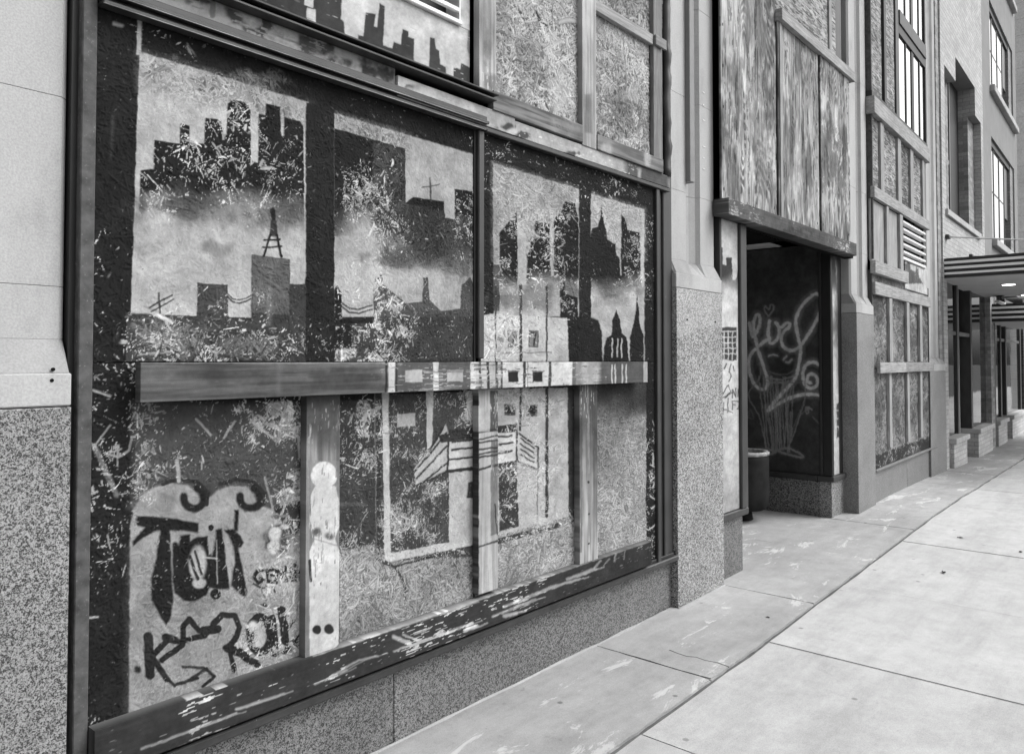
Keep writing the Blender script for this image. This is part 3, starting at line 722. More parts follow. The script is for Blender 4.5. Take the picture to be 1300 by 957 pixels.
def slabs(name, mat, segs, thick=.12, bev=.006, jag=.0):
    """slabs: list of outlines [(x, y)...] (counter clockwise), top at ground level"""
    bm = bmesh.new()
    for pts in segs:
        dense = []
        for i in range(len(pts)):
            (ax, ay), (bx, by) = pts[i], pts[(i + 1) % len(pts)]; n = max(1, int(math.hypot(bx - ax, by - ay) / .06)) if jag else max(1, int(abs(bx - ax) / .7))
            for k in range(n):
                t = k / n; j = jag if 0 < k else 0
                dense.append((ax + (bx - ax) * t + random.uniform(-j, j), ay + (by - ay) * t + random.uniform(-j, j)))
        tilt = random.uniform(-.002, .002)
        top = [bm.verts.new((x, y, GZ(x) + tilt)) for x, y in dense]; lo = [bm.verts.new((x, y, GZ(x) - thick)) for x, y in dense]
        f = bm.faces.new(top); fs = [f]
        for i in range(len(top)): j = (i + 1) % len(top); fs.append(bm.faces.new((top[j], top[i], lo[i], lo[j])))
        bmesh.ops.bevel(bm, geom=list(f.edges), offset=bev, segments=2, affect='EDGES')
    bmesh.ops.recalc_face_normals(bm, faces=bm.faces)
    me = bpy.data.meshes.new(name); bm.to_mesh(me); bm.free(); cs = np.array([np.mean([p[0] for p in q]) + 7 * np.mean([p[1] for p in q]) for q in segs])
    co = np.empty(len(me.vertices) * 3, 'f'); me.vertices.foreach_get('co', co); co = co.reshape(-1, 3); i_ = np.searchsorted(np.array(JX), co[:, 0])
    at = me.attributes.new('tone', 'FLOAT', 'POINT'); at.data.foreach_set('value', (np.abs(np.sin(i_ * 12.9 + 3 * (co[:, 1] < -2.195))) ).astype('f')); return tag(link(name, me, mat), kind='structure')


sheet('ground', [-400, -40, 0, 40, 400], -300, 420, M['asphalt'], -.30, nx=40)
sheet('road', [-14, -10.0, -7.0, -3.85], -60, 90, M['asphalt'], -.14, nx=60)
sheet('joint_bed', [-3.7, -2.5, -1.2, 0.0, 3.2], -12, 60, M['joint'], -.014, nx=140)
JX = [-11.5, -10, -8.5, -7, -5.5, -4.1, -2.7, -1.3, .1, 1.5, 2.9, 4.32, 5.70, 7.30, 9.32, 10.8, 12.3, 13.8, 15.3, 16.8, 18.3, 19.8, 21.3, 23, 25, 27, 30, 33, 36, 40, 45, 50, 60]
main, apron = [], []
for a, b in zip(JX, JX[1:]):
    for y0, y1 in ((-3.68, -2.2), (-2.19, None)):
        xs = np.linspace(a + .002, b - .002, 6)
        if y1 is None:
            main.append([(a + .002, y0), (b - .002, y0)] + [(x, crack_y(x) - .017 + .005 * math.sin(x * 9)) for x in xs[::-1]])
        else: main.append([(a + .002, y0), (b - .002, y0), (b - .002, y1), (a + .002, y1)])
slabs('sidewalk', M['walk'], main, bev=.004)
AX = [-11, -8, -5, -2.2, -.4, 1.9, 3.63, 5.16, 6.56, 7.84, 9.4, 11, 12.6, 14.2, 16, 18, 20, 23, 26, 30, 35, 40, 50, 60]
for a, b in zip(AX, AX[1:]):
    back = 3.0 if 5 < a and b < 8 else (.6 if a < 8.3 else 1.0)
    xs = np.linspace(a + .004, b - .004, 7)
    apron.append([(x, crack_y(x) + .012) for x in xs] + [(b - .004, back), (a + .004, back)])
slabs('sidewalk_apron', M['apron'], apron, bev=.007, jag=.004)
kerb = [[(x, -3.86), (x + 1.99, -3.86), (x + 1.99, -3.70), (x, -3.70)] for x in range(-12, 60, 2)]
slabs('kerb', M['kerb'], kerb, thick=.3, bev=.015)
# diagonal hairline breaks in the apron near the big window
mb = MB()
for pts in ([(850, 825), (860, 829), (872, 833), (884, 834), (895, 838), (911, 841), (925, 846)],):
    w = [px_ground(*p) for p in pts]; mb.tube([Vector((p[0], p[1], p[2] - .001)) for p in w], .004, 6)
tag(mb.build('pavement_crack', M['joint']), kind='structure')

# ------------------------------------------------------------------ the shop building: walls, piers, frames
shop = thing('shop_building', (6.0, .3, 0), 'long old stone-piered shop building with boarded windows filling the left of the street', 'building')
SH = A


def wall(name, mat, *a, parent=None, **k): return box(name, mat, parent or shop, *a, **k)


# dark core backing behind everything, added so no light leaks through
wall('back_wall', M['void'], A, -3.0, 5.10, .16, .6, -.1, 9.0, bev=0)
wall('back_wall', M['void'], A, 5.10, 8.24, .16, .6, 2.80, 9.0, bev=0)
wall('back_wall', M['void'], B, 8.24, 12.74, .16, .6, -.1, 9.0, bev=0)


def pier(F, a0, w, joints, top=7.0, gtop=2.09, mat=None):
    e = a0 + w; zb = float(GZ(a0)) - .1
    o = MB().box(F, a0, e, -.02, .15, zb, gtop, .004, 2).build('granite_base', M['granite'] if not mat else mat, shop)
    mb = MB(); zs = [gtop + .003, gtop + .105]
    full = [(a0, .15), (a0, -.018), (e, -.018), (e, .15)]
    mb.box(F, a0, e, -.018, .15, gtop + .003, gtop + .10, .004); cp = MB()
    g_ = .30 * w
    prof = [(a0 + .004, .15), (a0 + .004, .055), (a0 + .022, .036), (a0 + .355 * w, .036), (a0 + .36 * w, .088), (a0 + .45 * w, .096), (a0 + .55 * w, .086), (a0 + .63 * w, .062), (a0 + .66 * w, .034), (e - .02, .034), (e - .004, .05), (e - .004, .15)]
    low = [(a0 + .001, .15), (a0 + .001, .0), (a0 + .008, -.016), (a0 + .355 * w, -.016), (a0 + .36 * w, -.0159), (a0 + .45 * w, -.0158), (a0 + .55 * w, -.0157), (a0 + .63 * w, -.0156), (a0 + .66 * w, -.0155), (e - .008, -.0155), (e - .001, 0), (e - .001, .15)]
    cp.prism(F, low, gtop + .1005, gtop + .20, ztop=prof); cp.build('weathered_cap', M['limestone_cap'], shop)
    last = gtop + .20
    for j in list(joints) + [top]:
        mb.prism(F, prof, last, j - .0008, bev=.0012); last = j + .0004
    return mb.build('stone_pier', M['limestone'], shop)


M['granite_p1'] = M['granite']
pier(A, .20, .665, [1.832, 2.405, 3.3, 4.2], gtop=1.474, mat=M['granite_near'])
pier(A, -3.2, .665, [2.4, 3.3], gtop=1.474)
pier(A, 4.50, .665, [2.76, 3.42, 4.1, 4.9], mat=M['granite_mid'])
pier(B, 8.225, .64, [2.76, 3.42, 4.6, 5.6], gtop=2.10, mat=M['granite_smooth'])
pier(B, 11.64, 1.05, [3.3, 4.6, 5.6], gtop=1.46, mat=M['granite_smooth'])
# drill holes left in the stone of the nearest pier
for nm, pts, gt in (('bolt_hole', ((.815, 1.585), (.812, 1.553)), 0),):
    for a, z in pts:
        t = MB().tube([Vector((a, -.0195, z)), Vector((a, -.0150, z))], .0055, 10); t.build(nm, M['void'], shop)
for a in (4.64, 5.05):
    MB().tube([Vector((a, -.0215, 1.885)), Vector((a, -.017, 1.885))], .008, 10).build('bolt_hole', M['void'], shop)
# mortar fillet where pier and wall meet the pavement
mb = MB()
for x0, x1, y in ((-2.5, 4.5, .026), (4.49, 5.17, -.024)):
    n = int((x1 - x0) / .12)
    P_ = [Vector((x0 + (x1 - x0) * i / n, y + random.uniform(-.004, .003), float(GZ(x0 + (x1 - x0) * i / n)) - .004 + random.uniform(-.003, .004))) for i in range(n + 1)]
    mb.tube(P_, .010, 8)
mb.build('mortar_fillet', M['mortar'], shop)

# base wall under the large window
wall('granite_base', M['granite_dark'], A, -2.53, 2.15, .03, .15, -.1, .315, bev=.004)
wall('granite_base', M['granite_dark'], A, 2.153, 4.495, .03, .15, -.1, .315, bev=.004)
# steel frame of the large window
f = wall('window_frame', M['steel_rust'], A, .884, .926, -.012, .10, .33, 4.6, bev=.003)
wall('frame_post', M['black'], A, .866, .8835, .02, .10, .33, 4.6, bev=0, parent=f)  # black filler strip: darkness of the gap beside the pier, set as colour
wall('frame_post', M['steel'], A, 4.248, 4.288, -.022, .06, .315, 2.70, bev=.004, parent=f)
wall('frame_post', M['black'], A, 4.29, 4.352, .005, .06, .315, 2.70, bev=.004, parent=f)
wall('frame_post', M['steel'], A, 4.354, 4.40, -.008, .06, .315, 2.74, bev=.005, parent=f)
wall('frame_post', M['steel'], A, 4.402, 4.497, .012, .06, .315, 4.9, bev=.004, parent=f)
wall('mullion', M['steel'], A, 2.612, 2.650, -.026, .01, 1.62, 2.70, bev=.004, parent=f)
wall('mullion', M['black'], A, 2.598, 2.611, -.008, .01, .5, 2.70, bev=.002, parent=f)
wall('window_sill', M['steel'], A, .885, 4.495, -.030, .06, .318, .352, bev=.006)
wall('window_sill', M['black'], A, .885, 4.46, -.012, .06, .3525, .372, bev=.003)
wall('window_sill', M['steel'], A, -2.53, .19, -.030, .06, .318, .352, bev=.006)
# head moulding: three stepped strips with pale edges, and the peeling board above it
hd = MB()
for i, (d, z0, z1, aa) in enumerate(((-.045, 2.70, 2.714, 2.655), (-.030, 2.7145, 2.728, 2.655), (-.055, 2.7285, 2.742, 2.655), (-.040, 2.7425, 2.767, 2.655))):
    hd.box(A, .93, aa, d, .05, z0, z1, .003)
hd.build('head_moulding', M['steel'], shop)
hd = MB(); hd.box(A, 2.657, 4.40, -.032, .05, 2.70, 2.722, .003); hd.build('head_moulding', M['steel'], shop)
M['edge'] = m_flat('pale_edge', .10, .5, 9, .5, .5, stretch=(.6, 1, 1))
hd = MB()
for d, z in ((-.057, 2.7285), (-.047, 2.7005)): hd.tube([Vector((x, d + .002, z)) for x in np.linspace(.93, 2.64, 12)], .0014, 6)
hd.build('pale_edge', M['edge'], shop)


def fascia_paint(c):
    c.poly([(180, -40), (505, -40), (505, 180), (180, 180)], .40, wear=.10)
    for b in ((330, 35, 22, 11), (350, 50, 20, 14), (395, 60, 30, 10), (430, 82, 40, 10), (470, 95, 30, 9), (300, 20, 12, 12), (250, 0, 20, 6)): c.blob(*b, .06, a=.9, noise=1.6, wear=.35)
    for b in ((340, 55, 14, 6), (380, 75, 22, 5), (440, 100, 25, 5), (480, 112, 16, 4), (320, 28, 8, 8)): c.blob(*b, .5, a=.8, noise=2)
    c.line([(270, 4), (270, 20)], 7, .16, a=.8)


def fascia_paint2(c):
    c.poly([(500, 80), (850, 80), (850, 260), (500, 260)], .50, wear=.07)
    c.poly([(604, 130), (850, 190), (850, 270), (604, 200)], .30, a=.5, soft=6); c.blob(520, 112, 9, 5, .1, noise=1.3); c.blob(530, 118, 30, 8, .55, a=.6, noise=1)
    c.poly([(795, 200), (850, 205), (850, 270), (790, 250)], .10, wear=.1, soft=8); c.line([(812, 215), (811, 240)], 4, .45, a=.7, soft=3); c.line([(762, 190), (762, 215)], 14, .5, a=.7, soft=8)
    for u, v in ((640, 162), (658, 172), (724, 196)): c.blob(u, v, 10, 4, .05, noise=1.6, a=.9)
    c.blob(650, 168, 7, 5, .6, noise=1)


fb = thing('fascia_board', (2.6, 0, 2.77), 'peeling pale board running along over the painted hoarding, stained and patched', 'board')
c = Canvas(A, .93, 2.10, 2.770, 2.842, .004, d=-.022, seed=31).wood(.12, .3, 'x'); fascia_paint(c); c.build('board', fb, .03)
c = Canvas(A, 2.105, 2.86, 2.724, 2.812, .004, d=-.034, seed=32).wood(.3, .5, 'x'); fascia_paint2(c); c.build('board', fb, .03)
c = Canvas(A, 2.865, 4.40, 2.724, 2.80, .004, d=-.030, seed=33).wood(.3, .5, 'x'); fascia_paint2(c); c.build('board', fb, .03)
lg = MB(); lg.box(A, .93, 2.685, -.075, .04, 2.8425, 2.852, .002); lg.box(A, .93, 2.685, -.052, .04, 2.8525, 2.866, .002)
lg.build('ledge', M['steel'], fb)
MB().box(A, .93, 2.69, -.084, .03, 2.8665, 2.875, .002).build('ledge', M['black'], fb)

# ------------------------------------------------------------------ hoarding of the large window
hb = thing('painted_hoarding', (2.6, 0, .36), 'large strand board hoarding painted with a night city skyline and black tags', 'hoarding')
R = .0027
for i, (a0, a1, z0, z1, dens, sd) in enumerate(((.928, 2.596, 1.606, 2.70, .9, 41), (2.652, 4.247, 1.606, 2.70, 1.0, 42), (.928, 2.606, .374, 1.603, 1.0, 43), (2.609, 4.247, .374, 1.603, 1.0, 44))):
    c = Canvas(A, a0, a1, z0, z1, R, seed=sd, resx=R * (1.0 if i in (0, 2) else 1.5)).osb(.06 if i < 2 else .12, .50 if i < 2 else .40, dens, rough=1.2, L=.042, w=.0062)
    (mural_upper if z0 > 1 else mural_lower)(c)
    c.build('strand_board_panel', hb, .018, amp=1.0)
c = Canvas(A, 1.040, 4.038, 1.481, 1.604, .003, d=-.075, seed=51).wood(.06, .34, 'x'); mural_beam(c); c.build('crossbeam', hb, .034)
for a0, a1, z0, z1, fn, sd, lo, hi in ((1.665, 1.816, .50, 1.478, mural_batten_left, 52, .10, .24), (2.596, 2.731, .53, 1.478, mural_batten_mid, 53, .24, .46), (3.392, 3.560, .495, 1.478, mural_batten_right, 54, .20, .42)):
    c = Canvas(A, a0, a1, z0, z1, .003, d=-.038, seed=sd).wood(lo, hi, 'z'); fn(c); c.build('batten', hb, .037)


def rail_paint(c):
    c.poly([(60, 640), (860, 640), (860, 1000), (60, 1000)], .038, wear=.10)
    for p, w in ((((420, 858), (455, 838), (480, 832)), 3), (((400, 868), (440, 850)), 2), (((500, 826), (560, 805), (600, 790)), 3), (((590, 800), (606, 794)), 6), (((625, 782), (680, 760)), 3), (((640, 770), (700, 745), (735, 735)), 4),
                 (((640, 782), (655, 778)), 6), (((720, 735), (755, 722)), 5), (((755, 720), (762, 712)), 3), (((780, 712), (782, 702)), 2), (((500, 808), (520, 816)), 7), (((300, 900), (360, 880)), 4), (((180, 950), (300, 905)), 3)):
        c.line(p, w * .7, .40, a=.75, soft=2.5, wear=.6); c.line([(x + 12, y - 3) for x, y in p], w * .4, .36, a=.6, soft=1.5, wear=.6)
    c.poly([(398, 826), (608, 758), (608, 764), (398, 833)], .38, a=.8, soft=2, wear=.25); c.poly([(608, 758), (826, 683), (826, 687), (608, 762)], .34, a=.7, soft=2, wear=.25)


c = Canvas(A, .93, 4.120, .372, .512, .003, d=-.050, seed=56).wood(.24, .5, 'x'); rail_paint(c); c.build('bottom_rail', hb, .048, edge=.10)

# second bay to the left of the nearest pier (only its edge could be seen from a step aside)
hx = thing('painted_hoarding', (-1.1, 0, .36), 'dark strand board hoarding in the window left of the nearest stone pier', 'hoarding')
c = Canvas(A, -2.5, .18, .374, 2.70, .02, seed=61).osb(.1, .4, .3); c.poly([(-9e4, -9e4), (9e4, -9e4), (9e4, 9e4), (-9e4, 9e4)], .05, wear=.1); c.pv[:] = .05; c.pa[:] = 1; c.build('strand_board_panel', hx, .018)
box('upper_panel', M['osb'], hx, A, -2.5, .18, -.01, .05, 2.72, 5.0)

# ------------------------------------------------------------------ boarding above the large window
ub = thing('painted_metal_panel', (1.8, 0, 2.876), 'white panel with a black block skyline and louvre slot, above the fascia board', 'panel')


def skyline_panel(c):
    c.poly([(-400, -900), (900, -900), (900, 300), (-400, 300)], .55, wear=.02)
    c.blob(560, 20, 50, 8, .4, a=.3, noise=1.5); c.blob(470, 40, 20, 70, .5, a=.3, noise=1)
    c.poly([(150, -300), (390, -300), (434, -5), (433, 24), (437, 28), (438, 75), (432, 58), (150, 0)], .05, wear=.02)
    for u, v in ((395, 18), (395, 32), (392, 2)): c.poly([(u - 5, v - 7), (u + 5, v - 5), (u + 5, v + 7), (u - 5, v + 4)], .6, rnd=1)
    c.poly([(454, 70), (455, 45), (461, 46), (464, 16), (477, 19), (475, 33), (479, 35), (482, 4), (489, 8), (486, 58), (498, 62), (500, 53), (509, 57), (511, 37), (518, 40), (518, 47), (526, 49), (525, 92), (520, 95), (450, 80)], .05, wear=.02)
    c.poly([(453, 70), (527, 70), (527, 100), (453, 90)], .17, a=.5, fade=(95, 62), soft=3)
    c.poly([(544, 120), (546, 47), (552, 49), (554, 62), (558, 65), (559, 82), (566, 86), (566, 120)], .06, wear=.02); c.poly([(527, 82), (544, 90), (544, 120), (527, 120)], .4, a=.7, soft=3)
    c.poly([(576, 130), (576, 86), (584, 88), (585, 80), (600, 88), (608, 93), (612, 140)], .06, wear=.02); c.poly([(594, 40), (604, 36), (608, 60), (608, 92), (600, 84), (593, 62)], .22, soft=2)


c = Canvas(A, .93, 2.580, 2.877, 3.165, .004, d=.006, seed=71).wood(.4, .55, 'x'); c.h *= .3; skyline_panel(c); c.build('lower_panel', ub, .03, amp=.4)
c = Canvas(A, 2.515, 2.580, 3.166, 4.5, .006, d=.006, seed=72).wood(.5, .6, 'z'); skyline_panel(c); c.build('side_panel', ub, .03, amp=.4)
lv = box('louvre_frame', M['white'], ub, A, .93, 2.514, -.012, .02, 3.167, 3.187, .003)
for i in range(7):
    z = 3.225 + i * .085
    MB().quadbox(A, (.95, z + .020), (2.50, z + .020), (2.50, z), (.95, z), -.008, .012).build('louvre_blade', M['white'], lv)
box('louvre_back', M['black'], ub, A, .93, 2.514, .09, .12, 3.16, 4.5, 0)
box('louvre_side', M['white'], ub, A, 2.505, 2.5138, .0, .09, 3.19, 4.5, .001)

uo = thing('strand_board_hoarding', (3.5, 0, 2.80), 'bare weathered strand board framed by pale timber, above the right half of the painted hoarding', 'hoarding')


def uo1(c):
    c.blob(690, 110, 45, 40, 0, cut=True); c.blob(700, 60, 30, 60, .5, a=.10, noise=1); c.blob(665, 90, 30, 30, .05, a=.35, noise=1.5); c.blob(712, 120, 14, 22, .55, a=.55, noise=1.2)
    c.line([(681, 15), (685, 28), (694, 33)], 2.5, .05)


def uo2(c):
    c.poly([(752, 0), (830, 50), (830, 80), (752, 40)], .3, a=.3, soft=15); c.poly([(752, 105), (830, 140), (830, 210), (752, 180)], .05, a=.45, soft=20, wear=.3); c.blob(801, 120, 10, 9, .4, a=.6)


c = Canvas(A, 2.69, 3.44, 2.86, 4.6, .0042, d=.0, seed=81).osb(.10, .58, 1.1, 1.6); uo1(c); c.build('strand_board_panel', uo, .02)
c = Canvas(A, 3.50, 4.20, 2.86, 3.66, .0048, d=.0, seed=82).osb(.10, .50, 1.0, 1.4); uo2(c); c.build('strand_board_panel', uo, .02)
c = Canvas(A, 3.50, 4.40, 3.665, 4.6, .008, d=-.002, seed=83).osb(.10, .50, .6); c.build('strand_board_panel', uo, .02)


def stud1(c):
    c.poly([(612, -50), (620, -50), (622, 110), (612, 110)], .28, a=.5, soft=3); c.blob(619, 60, 5, 26, .16, a=.6, noise=1); c.poly([(614, 95), (640, 95), (640, 140), (614, 140)], .1, a=.6, soft=6)


c = Canvas(A, 2.600, 2.720, 2.86, 4.6, .005, d=-.036, seed=84).wood(.20, .44, 'z'); stud1(c); c.build('stud', uo, .036)
c = Canvas(A, 3.43, 3.565, 2.80, 4.6, .005, d=-.034, seed=85).wood(.30, .52, 'z'); c.poly([(742, 120), (750, 120), (752, 170), (742, 168)], .12, a=.6, soft=3); c.build('stud', uo, .034)
box('stud', M['wood_grey_z'], uo, A, 4.205, 4.30, -.030, .0, 2.86, 4.6, .003)
box('stud', M['wood_grey_z'], uo, A, 4.302, 4.345, -.012, .0, 2.80, 4.6, .003)
c = Canvas(A, 2.695, 3.428, 2.812, 2.905, .0045, d=-.040, seed=86).wood(.07, .22, 'x'); c.poly([(700, 150), (760, 160), (760, 200), (700, 190)], .3, a=.5, soft=8); c.build('bottom_rail', uo, .038)
c = Canvas(A, 3.568, 4.30, 2.803, 2.888, .0045, d=-.040, seed=87).wood(.13, .24, 'x'); c.blob(770, 190, 8, 10, .5, a=.7); c.blob(822, 200, 5, 12, .55, a=.7); c.build('bottom_rail', uo, .038)
box('top_rail', M['wood_pale_x'], uo, A, 3.567, 4.20, -.030, .0, 3.60, 3.665, .003)
box('top_rail', M['wood_grey_x'], uo, A, 4.206, 4.34, -.048, -.031, 3.60, 3.665, .003)
P_ = [Vector((4.395 + .006 * math.sin(z * 13), -.010 + .004 * math.sin(z * 31), z)) for z in np.arange(2.80, 4.7, .05)]
MB().tube(P_, [.030 + .004 * math.sin(i * 2.1) for i in range(len(P_))], 10).build('rope_caulking', M['steel'], uo)

# channel fixed on the pier between hoarding and entrance
ch = thing('metal_channel', (4.81, 0, 2.83), 'grey square metal channel fixed in the groove of the stone pier beside the entrance', 'metal channel')
MB().box(A, 4.735, 4.800, .0, .07, 2.835, 6.2, .003).build('channel', M['zinc'], ch)
MB().box(A, 4.8005, 4.83, .02, .08, 2.86, 6.2, .003).build('channel_flange', M['limestone'], ch)
for z, l in ((3.52, .035), (3.43, .02), (3.32, .035), (3.13, .04), (3.05, .02), (2.97, .03)):
    MB().box(A, 4.985, 4.985 + l, .031, .0345, z, z + .006, 0).build('paint_drip', M['white'], ch)

# ------------------------------------------------------------------ entrance
ent = thing('plywood_hoarding', (6.6, 0, 2.64), 'tall weathered plywood sheets boarding the sign zone over the entrance recess', 'hoarding')


def ply_paint(c):
    pass


for i, (a0, a1, sd) in enumerate(((5.135, 6.135, 91), (6.15, 7.075, 92), (7.09, 7.90, 93))):
    c = Canvas(A, a0, a1, 2.775, 4.40 if i else 5.4, .0075, d=-.036 - .016 * i, seed=sd).wood(.22, .42, 'z', ply=True)
    if i == 2: c.poly([(1040, 140), (1076, 170), (1076, 260), (1040, 240)], .09, a=.6, soft=10, wear=.3)
    if i == 0: c.poly([(905, 130), (930, 160), (925, 200), (905, 190)], .10, a=.5, soft=12, wear=.3); c.blob(965, 160, 12, 70, .09, a=.4, noise=1.3); c.blob(970, 225, 10, 30, .08, a=.5, noise=1.4)
    for zz_ in np.arange(2.85, 4.4, .3):
        for aa in (a0 + .035, a1 - .05): m = np.hypot(c.S - aa, c.Z - zz_) < .010; c.bare[m] = .03
    c.build('plywood_sheet', ent, .018, amp=2, edge=.03)
for a in (6.142, 7.083): box('sheet_joint', M['void'], ent, A, a - .006, a + .006, -.018, .0, 2.78, 4.4, 0)
box('cover_strip', M['wood_pale_z'], ent, A, 6.165, 6.215, -.0640, -.0542, 2.785, 4.40, .002)
box('top_rail', M['wood_pale_x'], ent, A, 6.14, 8.02, -.095, -.03, 4.402, 4.50, .003)
box('upper_panel', M['osb'], ent, A, 6.14, 7.62, -.036, -.016, 4.502, 7.0, .002)
box('upper_stud', M['wood_pale_z'], ent, A, 7.40, 7.47, -.052, -.037, 4.502, 7.0, .002)
box('dark_mesh', M['steel'], ent, A, 7.63, 7.96, .02, .04, 4.502, 7.0, .002)
c = Canvas(A, 5.12, 7.99, 2.652, 2.772, .006, d=-.095, seed=99).wood(.12, .34, 'x'); c.pv[:] = .085; c.pa[:] = .85; c.wear[:] = .16
c.blob(1000, 297, 30, 8, .04, a=.6, noise=1); c.build('bottom_rail', ent, .12, edge=.06)
box('side_strip', M['wood_grey_z'], ent, A, 7.905, 7.955, -.03, .0, 2.775, 4.40, .003)

rec = thing('entrance_recess', (6.6, .2, 0), 'dark recessed shop entrance under the plywood sheets between two stone piers', 'entrance')
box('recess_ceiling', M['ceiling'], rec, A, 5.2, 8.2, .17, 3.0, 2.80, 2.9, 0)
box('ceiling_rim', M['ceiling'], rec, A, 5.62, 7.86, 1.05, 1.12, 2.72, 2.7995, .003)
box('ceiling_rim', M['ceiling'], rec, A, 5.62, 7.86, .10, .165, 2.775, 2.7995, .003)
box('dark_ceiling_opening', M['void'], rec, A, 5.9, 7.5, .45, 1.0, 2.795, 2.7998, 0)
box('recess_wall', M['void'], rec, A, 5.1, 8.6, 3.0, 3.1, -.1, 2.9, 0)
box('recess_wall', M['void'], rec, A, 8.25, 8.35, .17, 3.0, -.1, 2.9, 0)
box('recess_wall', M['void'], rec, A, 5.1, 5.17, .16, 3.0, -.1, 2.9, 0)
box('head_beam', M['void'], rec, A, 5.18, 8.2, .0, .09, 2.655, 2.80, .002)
d_ = box('door', M['black'], rec, A, 6.1, 7.1, 2.8, 2.86, 0.02, 2.2, .005)
box('door_handle', M['alu'], d_, A, 6.2, 6.23, 2.74, 2.78, .95, 1.25, .004)

# left display window with painted panel
lw = thing('painted_display_window', (5.4, .05, 0), 'narrow display window left of the entrance covered by a pale panel with a small sprayed skyline', 'display window')
box('granite_base', M['granite_dark'], lw, A, 5.172, 5.60, .035, .16, -.05, .44, .004)
box('side_base', M['granite_dark'], lw, A, 5.40, 5.60, .163, 1.8, -.05, .44, .004)
box('window_sill', M['steel'], lw, A, 5.172, 5.63, -.005, .16, .445, .50, .008)
box('frame_post', M['steel'], lw, A, 5.50, 5.605, -.012, .10, .503, 2.65, .006)
box('frame_post', M['black'], lw, A, 5.172, 5.205, .0, .10, .503, 2.65, .003)
MB().box(A, 5.585, 5.612, .105, 1.8, .503, 2.65, .003).build('side_pane', M['glass'], lw)


def lw_paint(c):
    c.poly([(900, 250), (960, 250), (960, 700), (900, 700)], .50, wear=.01)
    c.poly([(905, 312), (917, 314), (918, 336), (922, 337), (922, 327), (929, 327), (930, 355), (934, 356), (937, 343), (940, 365), (945, 370), (945, 430), (905, 430)], .05, soft=1, fade=(352, 392))
    c.poly([(912, 415), (935, 416), (935, 458), (912, 456)], .05)
    for u in (919, 924.5, 930): c.line([(u, 421), (u, 456)], 1.1, .5)
    for v in (421, 428, 435, 442, 449): c.line([(913, v), (934, v)], 1.1, .5)
    for p in ([(922, 462), (920, 468)], [(928, 462), (926, 472), (929, 478), (925, 484)], [(931, 465), (932, 471)], [(918, 500), (924, 488), (928, 497), (920, 505)], [(917, 505), (930, 498)], [(930, 505), (930, 494), (934, 504), (934, 493)], [(937, 503), (937, 494)],
              [(930, 520), (930, 509), (935, 509)], [(930, 514), (934, 514)], [(936, 510), (940, 510), (936, 519), (941, 519)], [(924, 505), (924, 524)], [(917, 518), (930, 524)], [(919, 510), (918, 526)]): c.line(p, 1.3, .06)
    c.poly([(905, 530), (945, 530), (945, 700), (905, 700)], .22, a=.7, fade=(680, 520)); c.blob(926, 560, 6, 40, .5, a=.5, noise=1)


c = Canvas(A, 5.207, 5.498, .504, 2.65, .0045, d=.012, seed=95, resx=.006).wood(.35, .45, 'z'); c.h *= .2; lw_paint(c); c.build('painted_panel', lw, .02, amp=.3)

# right display window whose side pane carries the white tag
rw = thing('tagged_display_window', (7.95, .12, 0), 'black panelled display window with white sprayed script and face, on the right of the entrance', 'display window')
box('granite_base', M['granite'], rw, A, 7.86, 8.222, .125, .25, -.05, .405, .004)
box('side_base', m_granite('granite_side', .02, .18, 150), rw, A, 7.86, 8.0, .252, 2.9, -.05, .405, .004)
MB().box(A, 7.835, 8.222, .095, .26, .410, .462, .010, 2).build('window_sill', M['steel'], rw)
MB().box(A, 7.835, 8.0, .262, 2.9, .410, .462, .010, 2).build('side_sill', M['steel'], rw)
box('corner_post', M['black'], rw, A, 7.850, 7.905, .112, .205, .465, 2.79, .006)
box('corner_post', M['steel'], rw, A, 7.853, 7.90, .207, .235, .465, 2.79, .004)
box('frame_post', M['black'], rw, A, 8.10, 8.222, .13, .2, .465, 2.79, .004)


